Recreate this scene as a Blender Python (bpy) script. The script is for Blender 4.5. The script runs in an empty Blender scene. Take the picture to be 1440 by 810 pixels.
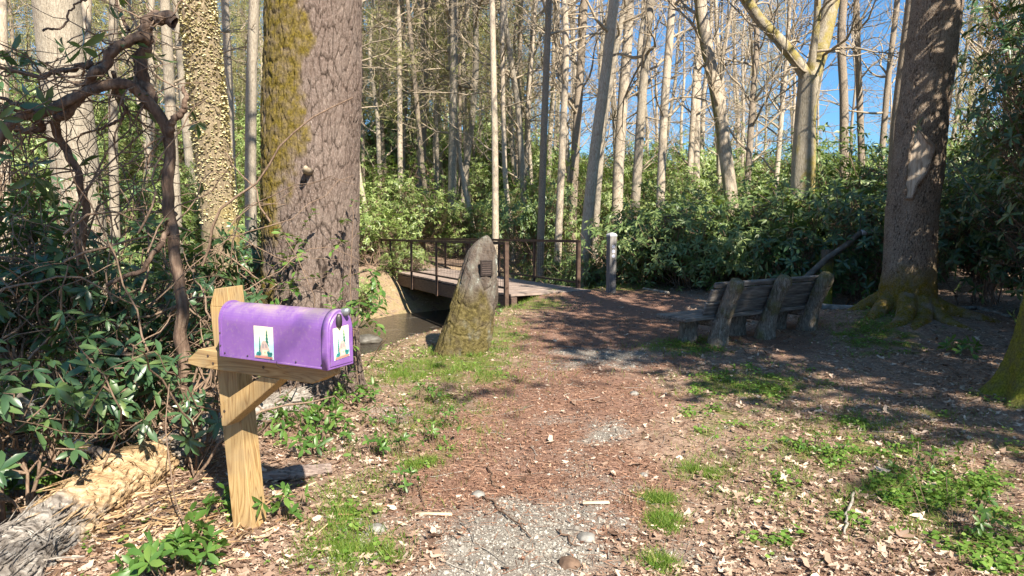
import bpy, math, random
import numpy as np
from mathutils import Vector, Matrix
rad = math.radians
sc = bpy.context.scene
COL = sc.collection

# ------------------------------------------------------------------ camera
CH = 1.6; PITCH = math.atan(0.105); CP, SP = math.cos(PITCH), math.sin(PITCH)
cam = bpy.data.cameras.new('camera'); camo = bpy.data.objects.new('camera', cam); COL.objects.link(camo)
cam.lens = 25; cam.sensor_width = 36; cam.clip_start = .05; cam.clip_end = 2000
camo.location = (0, 0, CH); camo.rotation_euler = (math.pi/2 - PITCH, 0, 0)
sc.camera = camo

def at(px, py, Y):
    """measured point of the photograph -> world point at depth Y"""
    a, b = (px-720)/1000., (405-py)/1000.
    d = np.array([a, CP + b*SP, -SP + b*CP]); s = Y/d[1]
    return np.array([0, 0, CH]) + d*s
def gnd(px, py, z=0.):
    a, b = (px-720)/1000., (405-py)/1000.
    d = np.array([a, CP + b*SP, -SP + b*CP]); s = (z-CH)/d[2]
    return np.array([0, 0, CH]) + d*s
def proj(x, y, z):
    """world -> measured photograph coordinates"""
    dz = z-CH
    f = y*CP - dz*SP; u = y*SP + dz*CP
    f = np.where(np.abs(f) < .05, .05, f)
    return 720+1000*x/f, 405-1000*u/f, f

# ------------------------------------------------------------------ noise
def _h(ix, iy, iz, seed):
    n = (ix.astype(np.int64)*374761393 + iy.astype(np.int64)*668265263 + iz.astype(np.int64)*2147483647 + seed*974634777) & 0xffffffff
    n = ((n ^ (n >> 13))*1274126177) & 0xffffffff
    n = ((n ^ (n >> 16))*2246822519) & 0xffffffff
    return ((n ^ (n >> 15)) & 0xffffff)/float(0xffffff)
def vn(x, y, z=0., seed=0):
    x, y, z = np.broadcast_arrays(np.asarray(x, float), np.asarray(y, float), np.asarray(z, float))
    i, j, k = np.floor(x), np.floor(y), np.floor(z); fx, fy, fz = x-i, y-j, z-k
    fx, fy, fz = [t*t*(3-2*t) for t in (fx, fy, fz)]
    r = 0
    for a in (0, 1):
        for b in (0, 1):
            for c in (0, 1):
                r = r + _h(i+a, j+b, k+c, seed)*(fx if a else 1-fx)*(fy if b else 1-fy)*(fz if c else 1-fz)
    return r
def fbm(x, y, z=0., seed=0, o=4):
    r, a, s, t = 0, .5, 1., 0
    for q in range(o):
        r = r + a*vn(np.asarray(x)*s, np.asarray(y)*s, np.asarray(z)*s, seed+q*17); t += a; a *= .5; s *= 2.03
    return r/t
def sst(a, b, x):
    t = np.clip((np.asarray(x, float)-a)/(b-a), 0, 1); return t*t*(3-2*t)
def voro(u, v, nu, seed):
    i, j = np.floor(u), np.floor(v); f1 = np.full(u.shape, 9.); f2 = f1.copy(); cid = np.zeros(u.shape)
    for a in (-1, 0, 1):
        for b in (-1, 0, 1):
            ci, cj = i+a, j+b; cm = np.mod(ci, nu)
            jx = _h(cm, cj, cm*0, seed); jy = _h(cm, cj, cm*0+1, seed)
            d = np.hypot(ci+jx-u, cj+jy-v)
            nw = d < f1
            f2 = np.where(nw, f1, np.minimum(f2, d)); cid = np.where(nw, _h(cm, cj, cm*0+2, seed), cid); f1 = np.where(nw, d, f1)
    return f2-f1, cid

# ------------------------------------------------------------------ mesh builder
class MB:
    def __init__(s): s.v = []; s.q = []; s.t = []; s.n = 0; s.a = {}; s.mq = []; s.mt = []
    def add(s, V, Q=None, T=None, m=0, **at_):
        V = np.asarray(V, float).reshape(-1, 3); s.v.append(V)
        if Q is not None and len(Q):
            Q = np.asarray(Q, np.int64).reshape(-1, 4)+s.n; s.q.append(Q); s.mq.append(np.full(len(Q), m))
        if T is not None and len(T):
            T = np.asarray(T, np.int64).reshape(-1, 3)+s.n; s.t.append(T); s.mt.append(np.full(len(T), m))
        for k, x in at_.items():
            s.a.setdefault(k, []).append((s.n, np.broadcast_to(np.asarray(x, float), (len(V),))))
        s.n += len(V); return s
    def box(s, c, d, R=None, m=0, bev=0., **k):
        c = np.asarray(c, float); h = np.asarray(d, float)/2
        b = min(bev, h.min()*.9)
        P = []
        for sx in (-1, 1):
            for sy in (-1, 1):
                for sz in (-1, 1):
                    g = np.array([sx, sy, sz])
                    if b > 0:
                        for ax in range(3):
                            w = h-b; w = w.copy(); w[ax] = h[ax]; P.append(g*w)
                    else: P.append(g*h)
        P = np.array(P)
        if b > 0:
            from mathutils.geometry import normal
            bm_idx = _hull(P); Q, T = bm_idx
        else:
            Q = [(0,1,3,2),(4,6,7,5),(0,4,5,1),(2,3,7,6),(0,2,6,4),(1,5,7,3)]; T = None
        if R is not None: P = P @ np.asarray(R).T
        return s.add(P+c, Q, T, m, **k)
    def build(s, name, mats, parent=None, smooth=True):
        me = bpy.data.meshes.new(name)
        V = np.concatenate(s.v) if s.v else np.zeros((0, 3))
        Q = np.concatenate(s.q) if s.q else np.zeros((0, 4), np.int64)
        T = np.concatenate(s.t) if s.t else np.zeros((0, 3), np.int64)
        me.vertices.add(len(V)); me.vertices.foreach_set('co', V.ravel().astype(np.float32))
        nl = len(Q)*4+len(T)*3
        me.loops.add(nl); me.loops.foreach_set('vertex_index', np.concatenate([Q.ravel(), T.ravel()]).astype(np.int32))
        me.polygons.add(len(Q)+len(T))
        st = np.concatenate([np.arange(len(Q))*4, len(Q)*4+np.arange(len(T))*3])
        me.polygons.foreach_set('loop_start', st.astype(np.int32))
        if not isinstance(mats, (list, tuple)): mats = [mats]
        for m in mats: me.materials.append(m)
        if len(mats) > 1:
            me.polygons.foreach_set('material_index', np.concatenate(s.mq+s.mt).astype(np.int32))
        me.polygons.foreach_set('use_smooth', np.full(len(Q)+len(T), smooth))
        for k, L in s.a.items():
            arr = np.zeros(len(V), np.float32)
            for o, x in L: arr[o:o+len(x)] = x
            at_ = me.attributes.new(k, 'FLOAT', 'POINT'); at_.data.foreach_set('value', arr)
        me.update(calc_edges=True); me.validate()
        o = bpy.data.objects.new(name, me); COL.objects.link(o)
        if parent is not None: o.parent = parent
        return o
_hc = {}
def _hull(P):
    import bmesh
    bm = bmesh.new()
    for p in P: bm.verts.new(p)
    bm.verts.ensure_lookup_table(); bm.verts.index_update()
    bmesh.ops.convex_hull(bm, input=bm.verts)
    bmesh.ops.dissolve_limit(bm, angle_limit=.01, verts=bm.verts, edges=bm.edges)
    bmesh.ops.recalc_face_normals(bm, faces=bm.faces)
    Q, T = [], []
    for f in bm.faces:
        ids = [v.index for v in f.verts]
        if len(ids) == 4: Q.append(ids)
        elif len(ids) == 3: T.append(ids)
        else:
            for k in range(1, len(ids)-1): T.append((ids[0], ids[k], ids[k+1]))
    bm.free(); return Q, T

def nrm(a): return a/np.maximum(np.linalg.norm(a, axis=-1, keepdims=True), 1e-9)
def tubes(P, R, n=5):
    """batch of tubes: P (N,K,3) centre lines, R (N,K) radii"""
    P = np.asarray(P, float); R = np.asarray(R, float)
    if P.ndim == 2: P = P[None]; R = R[None]
    N, K, _ = P.shape
    t = nrm(np.gradient(P, axis=1))
    ref = np.where(np.abs(t[:, :1, 2:3]) > .8, np.array([1., 0, 0]), np.array([0, 0, 1.]))
    ref = np.broadcast_to(ref, t.shape)
    a = nrm(np.cross(t, ref)); b = np.cross(t, a)
    th = np.arange(n)*2*np.pi/n
    V = P[:, :, None] + R[:, :, None, None]*(a[:, :, None]*np.cos(th)[:, None] + b[:, :, None]*np.sin(th)[:, None])
    i = np.arange(K-1)[:, None]*n; j = np.arange(n)[None]; j2 = (j+1) % n
    q = np.stack([i+j, i+j2, i+n+j2, i+n+j], -1).reshape(-1, 4)
    Q = (q[None] + (np.arange(N)*K*n)[:, None, None]).reshape(-1, 4)
    return V.reshape(-1, 3), Q
def caps(K, n, base=0):
    T = [(0, j+1, j) for j in range(1, n-1)] + [((K-1)*n, (K-1)*n+j, (K-1)*n+j+1) for j in range(1, n-1)]
    return T
def resample(P, k):
    P = np.asarray(P, float); d = np.r_[0, np.cumsum(np.linalg.norm(np.diff(P[:, :3], axis=0), axis=1))]
    # catmull-ish smoothing through dense linear + blur
    u = np.linspace(0, d[-1], k); Q = np.stack([np.interp(u, d, P[:, c]) for c in range(P.shape[1])], 1)
    w = max(1, k//(len(P)*3))
    for _ in range(w):
        Q[1:-1] = (Q[:-2]+2*Q[1:-1]+Q[2:])/4
    return Q
def walk(S, D, L, K, rng, wob=.25, grav=0.):
    """batch of wandering centre lines"""
    N = len(S); P = np.zeros((N, K, 3)); P[:, 0] = S; d = nrm(D.copy()); st = (L/(K-1))[:, None]
    for k in range(1, K):
        d = nrm(d + rng.normal(0, wob, (N, 3)) + np.array([0, 0, grav])); P[:, k] = P[:, k-1]+d*st
    return P
def rots(X, rng=None, Zhint=None, roll=0.):
    """rotation matrices whose x column is X, z column near Zhint"""
    X = nrm(X); Z0 = np.broadcast_to(np.array([0, 0, 1.]), X.shape) if Zhint is None else Zhint
    Y = np.cross(Z0, X); bad = np.linalg.norm(Y, axis=1) < 1e-3; Y[bad] = (1, 0, 0); Y = nrm(Y); Z = np.cross(X, Y)
    if rng is not None and roll > 0:
        r = rng.normal(0, roll, len(X))[:, None]; Y, Z = Y*np.cos(r)+Z*np.sin(r), Z*np.cos(r)-Y*np.sin(r)
    return np.stack([X, Y, Z], 2)
def inst(mb, tv, tq, tt, R, T, S, rnd, m=0):
    S = np.asarray(S, float); S = S[:, None, None] if S.ndim == 1 else S[:, None, :]
    V = np.einsum('nij,nkj->nki', R, tv[None]*S) + T[:, None]
    n, k = len(T), len(tv); off = (np.arange(n)*k)[:, None, None]
    Q = (np.asarray(tq)[None]+off).reshape(-1, 4) if tq is not None else None
    TT = (np.asarray(tt)[None]+off).reshape(-1, 3) if tt is not None else None
    mb.add(V.reshape(-1, 3), Q, TT, m, rnd=np.repeat(rnd, k))

# ------------------------------------------------------------------ tags
def tag(o, label=None, cat=None, group=None, kind=None):
    if label: o['label'] = label
    if cat: o['category'] = cat
    if group: o['group'] = group
    if kind: o['kind'] = kind
    return o
def empty(name, loc=(0, 0, 0), rz=0.):
    o = bpy.data.objects.new(name, None); COL.objects.link(o); o.location = loc; o.rotation_euler = (0, 0, rz); o.empty_display_size = .2; return o
def copy_tree(o, parent=None):
    c = o.copy(); COL.objects.link(c)
    if parent is not None: c.parent = parent
    for ch in list(o.children): copy_tree(ch, c)
    return c

# ------------------------------------------------------------------ materials
class NT:
    def __init__(s, name):
        s.m = bpy.data.materials.new(name); s.m.use_nodes = True; s.t = s.m.node_tree; s.t.nodes.clear()
        s.out = s.t.nodes.new('ShaderNodeOutputMaterial')
    def n(s, ty, ins=None, **kw):
        x = s.t.nodes.new('ShaderNode'+ty)
        for k, v in kw.items(): setattr(x, k, v)
        for k, v in (ins or {}).items():
            if isinstance(v, bpy.types.NodeSocket): s.t.links.new(v, x.inputs[k])
            else: x.inputs[k].default_value = v
        return x
    def coord(s, scale=(1, 1, 1), rot=(0, 0, 0)):
        c = s.n('TexCoord'); return s.n('Mapping', {'Vector': c.outputs['Object'], 'Scale': scale, 'Rotation': rot}).outputs[0]
    def noise(s, co, scale, det=4, rough=.55, dist=0.):
        return s.n('TexNoise', {'Vector': co, 'Scale': scale, 'Detail': det, 'Roughness': rough, 'Distortion': dist}).outputs[0]
    def ramp(s, f, cols):
        r = s.n('ValToRGB', {'Fac': f}); cr = r.color_ramp
        while len(cr.elements) < len(cols): cr.elements.new(.5)
        for e, (p, c) in zip(cr.elements, cols):
            e.position = p; e.color = tuple(c)+(1,) if len(c) == 3 else c
        return r.outputs[0]
    def mix(s, f, a, b, mode='MIX'):
        x = s.n('Mix', data_type='RGBA', blend_type=mode)
        for k, v in ((0, f), (6, a), (7, b)):
            if isinstance(v, bpy.types.NodeSocket): s.t.links.new(v, x.inputs[k])
            else: x.inputs[k].default_value = (tuple(v)+(1,) if (k > 0 and len(v) == 3) else v)
        return x.outputs[2]
    def math(s, op, a, b=0., c=0.):
        x = s.n('Math', operation=op)
        for k, v in ((0, a), (1, b), (2, c)):
            if isinstance(v, bpy.types.NodeSocket): s.t.links.new(v, x.inputs[k])
            else: x.inputs[k].default_value = v
        return x.outputs[0]
    def attr(s, name): return s.n('Attribute', attribute_name=name).outputs['Fac']
    def bump(s, h, strength=.5, dist=.02, nrm_=None):
        ins = {'Height': h, 'Strength': strength, 'Distance': dist}
        if nrm_ is not None: ins['Normal'] = nrm_
        return s.n('Bump', ins).outputs[0]
    def fin(s, col, rough=.8, nor=None, metal=0., spec=.3, trans=0., tcol=None, coat=0.):
        ins = {'Base Color': col if isinstance(col, bpy.types.NodeSocket) else tuple(col)+(1,), 'Roughness': rough, 'Metallic': metal, 'Specular IOR Level': spec, 'Coat Weight': coat}
        if nor is not None: ins['Normal'] = nor
        p = s.n('BsdfPrincipled', ins).outputs[0]
        if trans > 0:
            tc = tcol if tcol is not None else col
            ti = {'Color': tc if isinstance(tc, bpy.types.NodeSocket) else tuple(tc)+(1,)}
            t = s.n('BsdfTranslucent', ti).outputs[0]
            p = s.n('MixShader', {0: trans, 1: p, 2: t}).outputs[0]
        s.t.links.new(p, s.out.inputs[0]); return s.m

def m_bark(name, c1, c2, c3, moss=(.13, .12, .025), sc_=1., bump=.6, fur=(9, 9, 2.2), d=.03):
    s = NT(name); co = s.coord(fur); c0 = s.coord()
    n1 = s.noise(co, 2.6*sc_, 6, .65, .6); n2 = s.noise(c0, 3.2, 5, .7); n3 = s.noise(c0, 60, 3)
    base = s.ramp(n1, [(.3, c1), (.5, c2), (.72, c3)])
    base = s.mix(s.ramp(n2, [(.4, (0, 0, 0)), (.7, (.35, .35, .35))]), base, c3)
    base = s.mix(s.math('MULTIPLY', s.attr('furrow'), .85), base, tuple(x*.35 for x in c1)); mf = s.math('MULTIPLY', s.attr('moss'), s.ramp(s.noise(c0, 14, 4), [(.3, (.45,)*3), (.6, (1,)*3)]))  # furrows painted darker: inner bark tone plus crack shade put into the colour
    mcol = s.ramp(n3, [(.3, tuple(x*.55 for x in moss)), (.7, tuple(x*1.7 for x in moss))])
    col = s.mix(mf, base, mcol)
    h = s.math('ADD', n1, s.math('MULTIPLY', n3, .25))
    return s.fin(col, .92, s.bump(h, bump, d), spec=.15)
def m_leaf(name, c1, c2, c3, rough=.38, spec=.5, trans=.22, tc=(.25, .38, .04)):
    s = NT(name)
    r = s.ramp(s.attr('rnd'), [(0, c1), (.5, c2), (1, c3)])
    return s.fin(r, rough, None, spec=spec, trans=trans, tcol=tc)
def m_solid(name, cols, scale=8, bump=.3, rough=.8, stretch=(1, 1, 1), dist=.01, metal=0., spec=.3):
    s = NT(name); co = s.coord(stretch); n = s.noise(co, scale, 6, .6)
    return s.fin(s.ramp(n, cols), rough, s.bump(n, bump, dist), metal=metal, spec=spec)
def m_lumber(name, axis, c1=(.25, .145, .06), c2=(.38, .25, .11), c3=(.47, .325, .155)):
    s = NT(name)
    st = {'x': (1.1, 14, 14), 'y': (14, 1.1, 14), 'z': (14, 14, 1.1)}[axis]
    co = s.coord(st)
    n = s.noise(co, .9, 2, .4, 1.2)
    w = s.math('FRACT', s.math('MULTIPLY', n, 11.)); w = s.math('ABSOLUTE', s.math('SUBTRACT', w, .5))
    fine = s.noise(s.coord({'x': (2, 150, 150), 'y': (150, 2, 150), 'z': (150, 150, 2)}[axis]), 1., 3)
    c = s.ramp(w, [(.0, c1), (.14, c2), (.5, c3)])
    blot = s.noise(s.coord(), 6, 4)
    c = s.mix(s.ramp(blot, [(.42, (0, 0, 0)), (.7, (.6, .6, .6))]), c, (.25, .20, .13))
    c = s.mix(s.ramp(fine, [(.35, (.35,)*3), (.5, (0, 0, 0))]), c, c1)
    h = s.math('ADD', s.math('MULTIPLY', w, .5), fine)
    return s.fin(c, .78, s.bump(h, .35, .003), spec=.2)

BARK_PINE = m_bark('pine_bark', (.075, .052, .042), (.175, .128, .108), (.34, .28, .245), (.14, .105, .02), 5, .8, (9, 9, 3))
BARK_GREY = m_bark('grey_bark', (.14, .115, .09), (.30, .255, .20), (.46, .41, .33), (.20, .15, .03), 2.6, .7)
BARK_TAN = m_bark('tan_bark', (.18, .135, .10), (.40, .33, .25), (.58, .51, .42), (.16, .14, .03), 2.2, .6)
BARK_DARK = m_bark('dark_bark', (.11, .085, .065), (.28, .225, .17), (.42, .35, .28), (.16, .12, .02), 3, .8, (9, 9, 3.5))
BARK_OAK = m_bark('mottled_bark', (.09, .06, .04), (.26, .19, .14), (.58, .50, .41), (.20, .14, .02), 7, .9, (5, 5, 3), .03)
BARK_MOSS = m_bark('mossy_bark', (.08, .06, .04), (.15, .12, .09), (.22, .19, .15), (.21, .21, .03), 3, .9)
BARK_LICH = m_bark('lichen_bark', (.09, .07, .05), (.21, .165, .11), (.38, .31, .21), (.27, .22, .07), 3, .5)
M_TWIG = m_solid('twig_bark', [(.3, (.20, .155, .11)), (.7, (.46, .38, .28))], 20, .3)
M_STEM = m_solid('rhododendron_stem', [(.3, (.10, .065, .045)), (.7, (.30, .21, .15))], 25, .5, stretch=(3, 3, 1))
M_STEMR = m_solid('peeling_stem', [(.3, (.06, .042, .032)), (.5, (.13, .085, .062)), (.75, (.26, .19, .14))], 16, .7, stretch=(2, 2, .6), dist=.02)
M_DEAD = m_solid('dead_wood', [(.3, (.10, .085, .075)), (.5, (.27, .24, .21)), (.75, (.50, .46, .40))], 14, .8, stretch=(1, 1, 1), dist=.02)
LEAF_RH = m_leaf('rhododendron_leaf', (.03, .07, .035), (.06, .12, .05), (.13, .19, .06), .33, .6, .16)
LEAF_RHF = m_leaf('sun_toned_rhododendron_leaf', (.10, .155, .045), (.22, .29, .09), (.43, .48, .20), .38, .5, .3)  # lighter copy of the rhododendron leaf, sunlight put into the colour
LEAF_SM = m_leaf('creeper_leaf', (.04, .10, .02), (.08, .17, .035), (.15, .24, .05), .4, .45, .25)
GRASS = m_leaf('grass_blade', (.07, .14, .025), (.15, .24, .035), (.34, .36, .10), .5, .3, .35, (.25, .45, .05))
COVER = m_leaf('ground_cover_leaf', (.07, .15, .025), (.13, .24, .04), (.24, .34, .08), .5, .3, .3, (.25, .45, .05))
LITTER = m_leaf('dry_leaf', (.13, .08, .057), (.36, .25, .185), (.68, .54, .43), .75, .2, .12, (.4, .25, .12))
NEEDLE = m_leaf('fallen_needle', (.12, .06, .042), (.27, .15, .10), (.42, .27, .19), .7, .2, 0.02)
PNEEDLE = m_leaf('pine_needle', (.22, .23, .08), (.42, .42, .16), (.62, .58, .30), .6, .3, .45, (.3, .3, .08))
CHIP = m_leaf('stone_chip', (.14, .125, .11), (.27, .25, .22), (.50, .47, .42), .9, .2, .0)

# ------------------------------------------------------------------ terrain
CREEK = np.array([(-11, -6), (-8.8, 1), (-6.8, 6), (-4.7, 9.5), (-3.5, 12.6), (-2.3, 15.8), (-.2, 18.6), (3.6, 21.2), (8.5, 23.6), (18, 26), (60, 30)], float)
def creek(x, y):
    x = np.asarray(x, float); y = np.asarray(y, float); best = np.full(np.broadcast(x, y).shape, 1e9); side = best*0
    for a, b in zip(CREEK[:-1], CREEK[1:]):
        ab = b-a; t = np.clip(((x-a[0])*ab[0]+(y-a[1])*ab[1])/(ab@ab), 0, 1)
        dx, dy = x-a[0]-t*ab[0], y-a[1]-t*ab[1]; d = np.hypot(dx, dy)
        s = np.sign(ab[0]*dy-ab[1]*dx)   # + = far side
        m = d < best; best = np.where(m, d, best); side = np.where(m, s, side)
    return best, side
WZ = -1.02
def H(x, y):
    x = np.asarray(x, float); y = np.asarray(y, float)
    d, s = creek(x, y)
    dd = d + (fbm(x*.5, y*.5, 0, 3, 3)-.5)*1.1
    near = -1.35 + 1.35*sst(1.1, 3.6, dd)
    far = -1.35 + 1.3*sst(.9, 4.4, dd)
    wl = .45+.55*(1-sst(-.05, .22, x/np.maximum(y, 1))); rise = np.where(s > 0, 13.*(1-np.exp(-.20*np.maximum(0, d-4)/13.))*wl, 0)
    rr = np.maximum(0, y-13.5)*.05 + np.maximum(0, y-20)*.03
    base = np.where(s > 0, far + rise*(.25+.75*sst(4, 16, d)), near + rr*sst(3, 6, d)*sst(2, 6, x))
    right = .10*np.minimum(np.maximum(0, x-6), 12)
    z = base + right*sst(0, 6, d)
    z = z + (fbm(x*.9, y*.9, 0, 5, 3)-.5)*.10 + (fbm(x*6, y*6, 0, 8, 2)-.5)*.025
    # root mounds
    z = z + .26*np.exp(-((x-5.45)**2+(y-9.9)**2)/1.5) + .10*np.exp(-((x-4.3)**2+(y-5.9)**2)/.5)
    z = z + .075*np.exp(-(((x-.95)/.9)**2+((y-13.85)/.6)**2))
    z = z + .05*np.exp(-((x+1.75)**2+(y-6.2)**2)/.8)
    return z
def hz(x, y): return float(H(np.array([x]), np.array([y]))[0])
def blob(px, py, L):
    r = 0
    for cx, cy, rx, ry, w in L: r = np.maximum(r, w*np.exp(-((px-cx)/rx)**2-((py-cy)/ry)**2))
    return r
GRAVEL = [(715, 770, 185, 72, 1.1), (820, 650, 60, 30, .5), (800, 720, 90, 40, .7), (850, 612, 50, 16, .95), (850, 505, 85, 14, 1.), (600, 740, 70, 30, .5), (745, 590, 50, 14, .5), (690, 830, 190, 50, 1)]
GREEN = [(640, 515, 90, 26, 1.), (560, 520, 60, 16, .8), (700, 470, 50, 30, .8), (745, 430, 50, 12, .8), (790, 395, 70, 8, .4), (620, 560, 60, 18, .6),
         (490, 740, 50, 60, .8), (500, 790, 60, 26, .9), (610, 640, 45, 28, .5), (590, 655, 30, 12, .6), (930, 700, 30, 16, .9), (935, 735, 26, 14, .8), (925, 790, 30, 16, .9),
         (985, 660, 35, 16, .9), (960, 490, 60, 12, .9), (1060, 545, 110, 30, .75), (1120, 590, 160, 30, .6), (1180, 640, 160, 40, .75), (1235, 480, 75, 26, .8), (1370, 575, 60, 14, .6), (1320, 690, 150, 60, .8),
         (1100, 690, 110, 30, .6), (1380, 770, 100, 40, .7), (1250, 760, 60, 30, .4), (1200, 470, 60, 16, .4), (1010, 590, 60, 30, .6), (1240, 590, 120, 30, .5), (1150, 730, 80, 30, .6), (1400, 640, 60, 40, .6), (880, 405, 60, 8, .6), (1100, 760, 60, 40, .5), (1000, 720, 60, 40, .25)]
MULCH = [(740, 680, 200, 120, 1.), (800, 560, 150, 60, 1), (850, 480, 160, 50, 1), (850, 430, 140, 28, 1), (1100, 480, 120, 30, .6)]
def masks(x, y):
    px, py, f = proj(x, y, 0*x); ok = (f > .3)
    n = fbm(x*2.2, y*2.2, 0, 21, 4); n2 = fbm(x*5, y*5, 0, 31, 3)
    g = np.where(ok, blob(px, py, GRAVEL), 0); gr = np.where(ok, blob(px, py, GREEN), 0); mu = np.where(ok, blob(px, py, MULCH), 0)
    g = sst(.25, 1.0, g + (n-.5)*1.5+(n2-.5)*.5); gr = sst(.38, .75, gr+(n2-.5)*1.2); mu = sst(.25, .6, mu+(n-.5)*.7)
    return g, gr*(1-g), mu
def axis(lo, hi, f0, f1, fine, grow):
    a = list(np.arange(f0, f1, fine)); s = fine; x = f1
    while x < hi: a.append(x); s *= grow; x += s
    a.append(hi); s = fine; x = f0-fine; b = []
    while x > lo: b.append(x); s *= grow; x -= s
    b.append(lo); return np.array(b[::-1]+a)
gx = axis(-400, 400, -5, 6.5, .03, 1.05); gy = axis(-300, 500, 2.2, 14, .035, 1.04)
X, Yg = np.meshgrid(gx, gy); Z = H(X, Yg)
Z = np.clip(Z, None, 18)
G, GR, MU = masks(X.ravel(), Yg.ravel())
ny, nx = X.shape; i = np.arange(ny-1)[:, None]*nx; j = np.arange(nx-1)[None]
Q = np.stack([i+j, i+j+1, i+nx+j+1, i+nx+j], -1).reshape(-1, 4)
dcr, _ = creek(X.ravel(), Yg.ravel())
mb = MB().add(np.stack([X.ravel(), Yg.ravel(), Z.ravel()], 1), Q, gravel=G, green=GR, mulch=MU, bank=1-sst(3., 4.6, dcr))
s = NT('forest_floor'); c0 = s.coord()
n1 = s.noise(c0, 26, 5, .7); n2 = s.noise(c0, 2.1, 4); n3 = s.noise(c0, 140, 3, .7)
vor = s.n('TexVoronoi', {'Vector': c0, 'Scale': 30.}); vc = vor.outputs['Color']; vd = vor.outputs['Distance']
litter = s.mix(.5, s.ramp(n1, [(.3, (.13, .085, .06)), (.5, (.29, .20, .15)), (.7, (.46, .35, .27))]), s.ramp(vc, [(.1, (.16, .10, .075)), (.9, (.42, .31, .24))]))
mul = s.ramp(n3, [(.3, (.12, .064, .046)), (.5, (.25, .14, .10)), (.72, (.35, .22, .165))])
mul = s.mix(s.ramp(n2, [(.4, (0,)*3), (.65, (.4,)*3)]), mul, (.21, .145, .125))
grv = s.ramp(n3, [(.3, (.12, .10, .085)), (.5, (.22, .195, .17)), (.7, (.36, .33, .29))])
grn = s.ramp(n1, [(.3, (.075, .065, .03)), (.5, (.14, .15, .045)), (.7, (.26, .21, .11))])
bnk = s.mix(.45, s.ramp(s.noise(c0, 5, 5), [(.35, (.12, .09, .06)), (.48, (.32, .24, .12)), (.58, (.20, .19, .06)), (.7, (.42, .34, .22))]), litter)
col = s.mix(s.attr('bank'), litter, bnk); col = s.mix(s.attr('mulch'), col, mul); col = s.mix(s.attr('green'), col, grn); col = s.mix(s.attr('gravel'), col, grv)
hh = s.math('ADD', n1, s.math('MULTIPLY', n3, .6))
ground = mb.build('ground', s.fin(col, .93, s.bump(hh, .7, .02), spec=.15)); ground['kind'] = 'structure'

# water: a band that follows the creek
P = resample(np.c_[CREEK, np.full(len(CREEK), WZ)], 160); t = nrm(np.gradient(P[:, :2], axis=0)); nn = np.c_[-t[:, 1], t[:, 0]]
W = np.linspace(-2.6, 2.6, 15); V = np.concatenate([np.stack([P[:, 0, None]+nn[:, 0, None]*W, P[:, 1, None]+nn[:, 1, None]*W, np.full((160, 15), WZ)], -1).reshape(-1, 3)])
i = np.arange(159)[:, None]*15; j = np.arange(14)[None]
s = NT('creek_water'); c = s.coord((1, 2.2, 1), (0, 0, rad(-25))); nw = s.noise(c, 5, 5, .6, .8)
foam = s.ramp(s.noise(c, 1.6, 6, .7, .5), [(.60, (0,)*3), (.72, (.5,)*3)])
wat = MB().add(V, np.stack([i+j, i+15+j, i+15+j+1, i+j+1], -1).reshape(-1, 4)).build('creek_water', s.fin(s.mix(foam, (.055, .045, .035), (.45, .43, .40)), .12, s.bump(nw, .5, .06), spec=.6))
wat['kind'] = 'structure'

# ------------------------------------------------------------------ templates
def leaf_t(w=.3, droop=.12, fold=.06):
    v = np.array([(0, 0, 0), (.3, w*.42, fold*.8), (.3, 0, 0.02), (.3, -w*.42, fold*.8), (.68, w*.5, fold-droop*.35), (.68, 0, -droop*.35), (.68, -w*.5, fold-droop*.35), (1, 0, -droop)])
    return v, [(1, 4, 5, 2), (2, 5, 6, 3)], [(0, 1, 2), (0, 2, 3), (4, 7, 5), (5, 7, 6)]
def leaf_c(w=.3, droop=.12):
    v = np.array([(0, 0, 0), (.5, w*.5, .03), (1, 0, -droop), (.5, -w*.5, .03), (.5, 0, -.02)])
    return v, [(0, 4, 2, 1), (0, 3, 2, 4)], None
def whorls(mb, C, D, L, rng, near, w=.3, k=7, m=0, tilt=(-.15, .25), rr=(0, 1)):
    """k leaves around each twig tip"""
    n = len(C); tv, tq, tt = leaf_t(w) if near else leaf_c(w)
    D = nrm(D); ref = np.where(np.abs(D[:, 2:3]) > .9, np.array([1., 0, 0]), np.array([0, 0, 1.]))
    A = nrm(np.cross(D, ref)); B = np.cross(D, A); base = rng.uniform(0, 6.28, n)
    for q in range(k):
        th = base + q*2*np.pi/k + rng.normal(0, .2, n); e = rng.uniform(*tilt, n)[:, None]
        X = A*np.cos(th)[:, None]+B*np.sin(th)[:, None]; X = nrm(X*np.cos(e)+D*np.sin(e)*1.6); X[:, 2] -= rng.uniform(0, .35, n)
        X = nrm(X); R = rots(X, rng, D+np.array([0, 0, .2]), .35); keep = rng.random(n) > .12
        inst(mb, tv, tq, tt, R[keep], C[keep], (L*rng.uniform(.7, 1.2, n))[keep], np.clip(rng.normal(.45, .25, n), 0, 1)[keep]*(rr[1]-rr[0])+rr[0], m) if keep.any() else None

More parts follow.
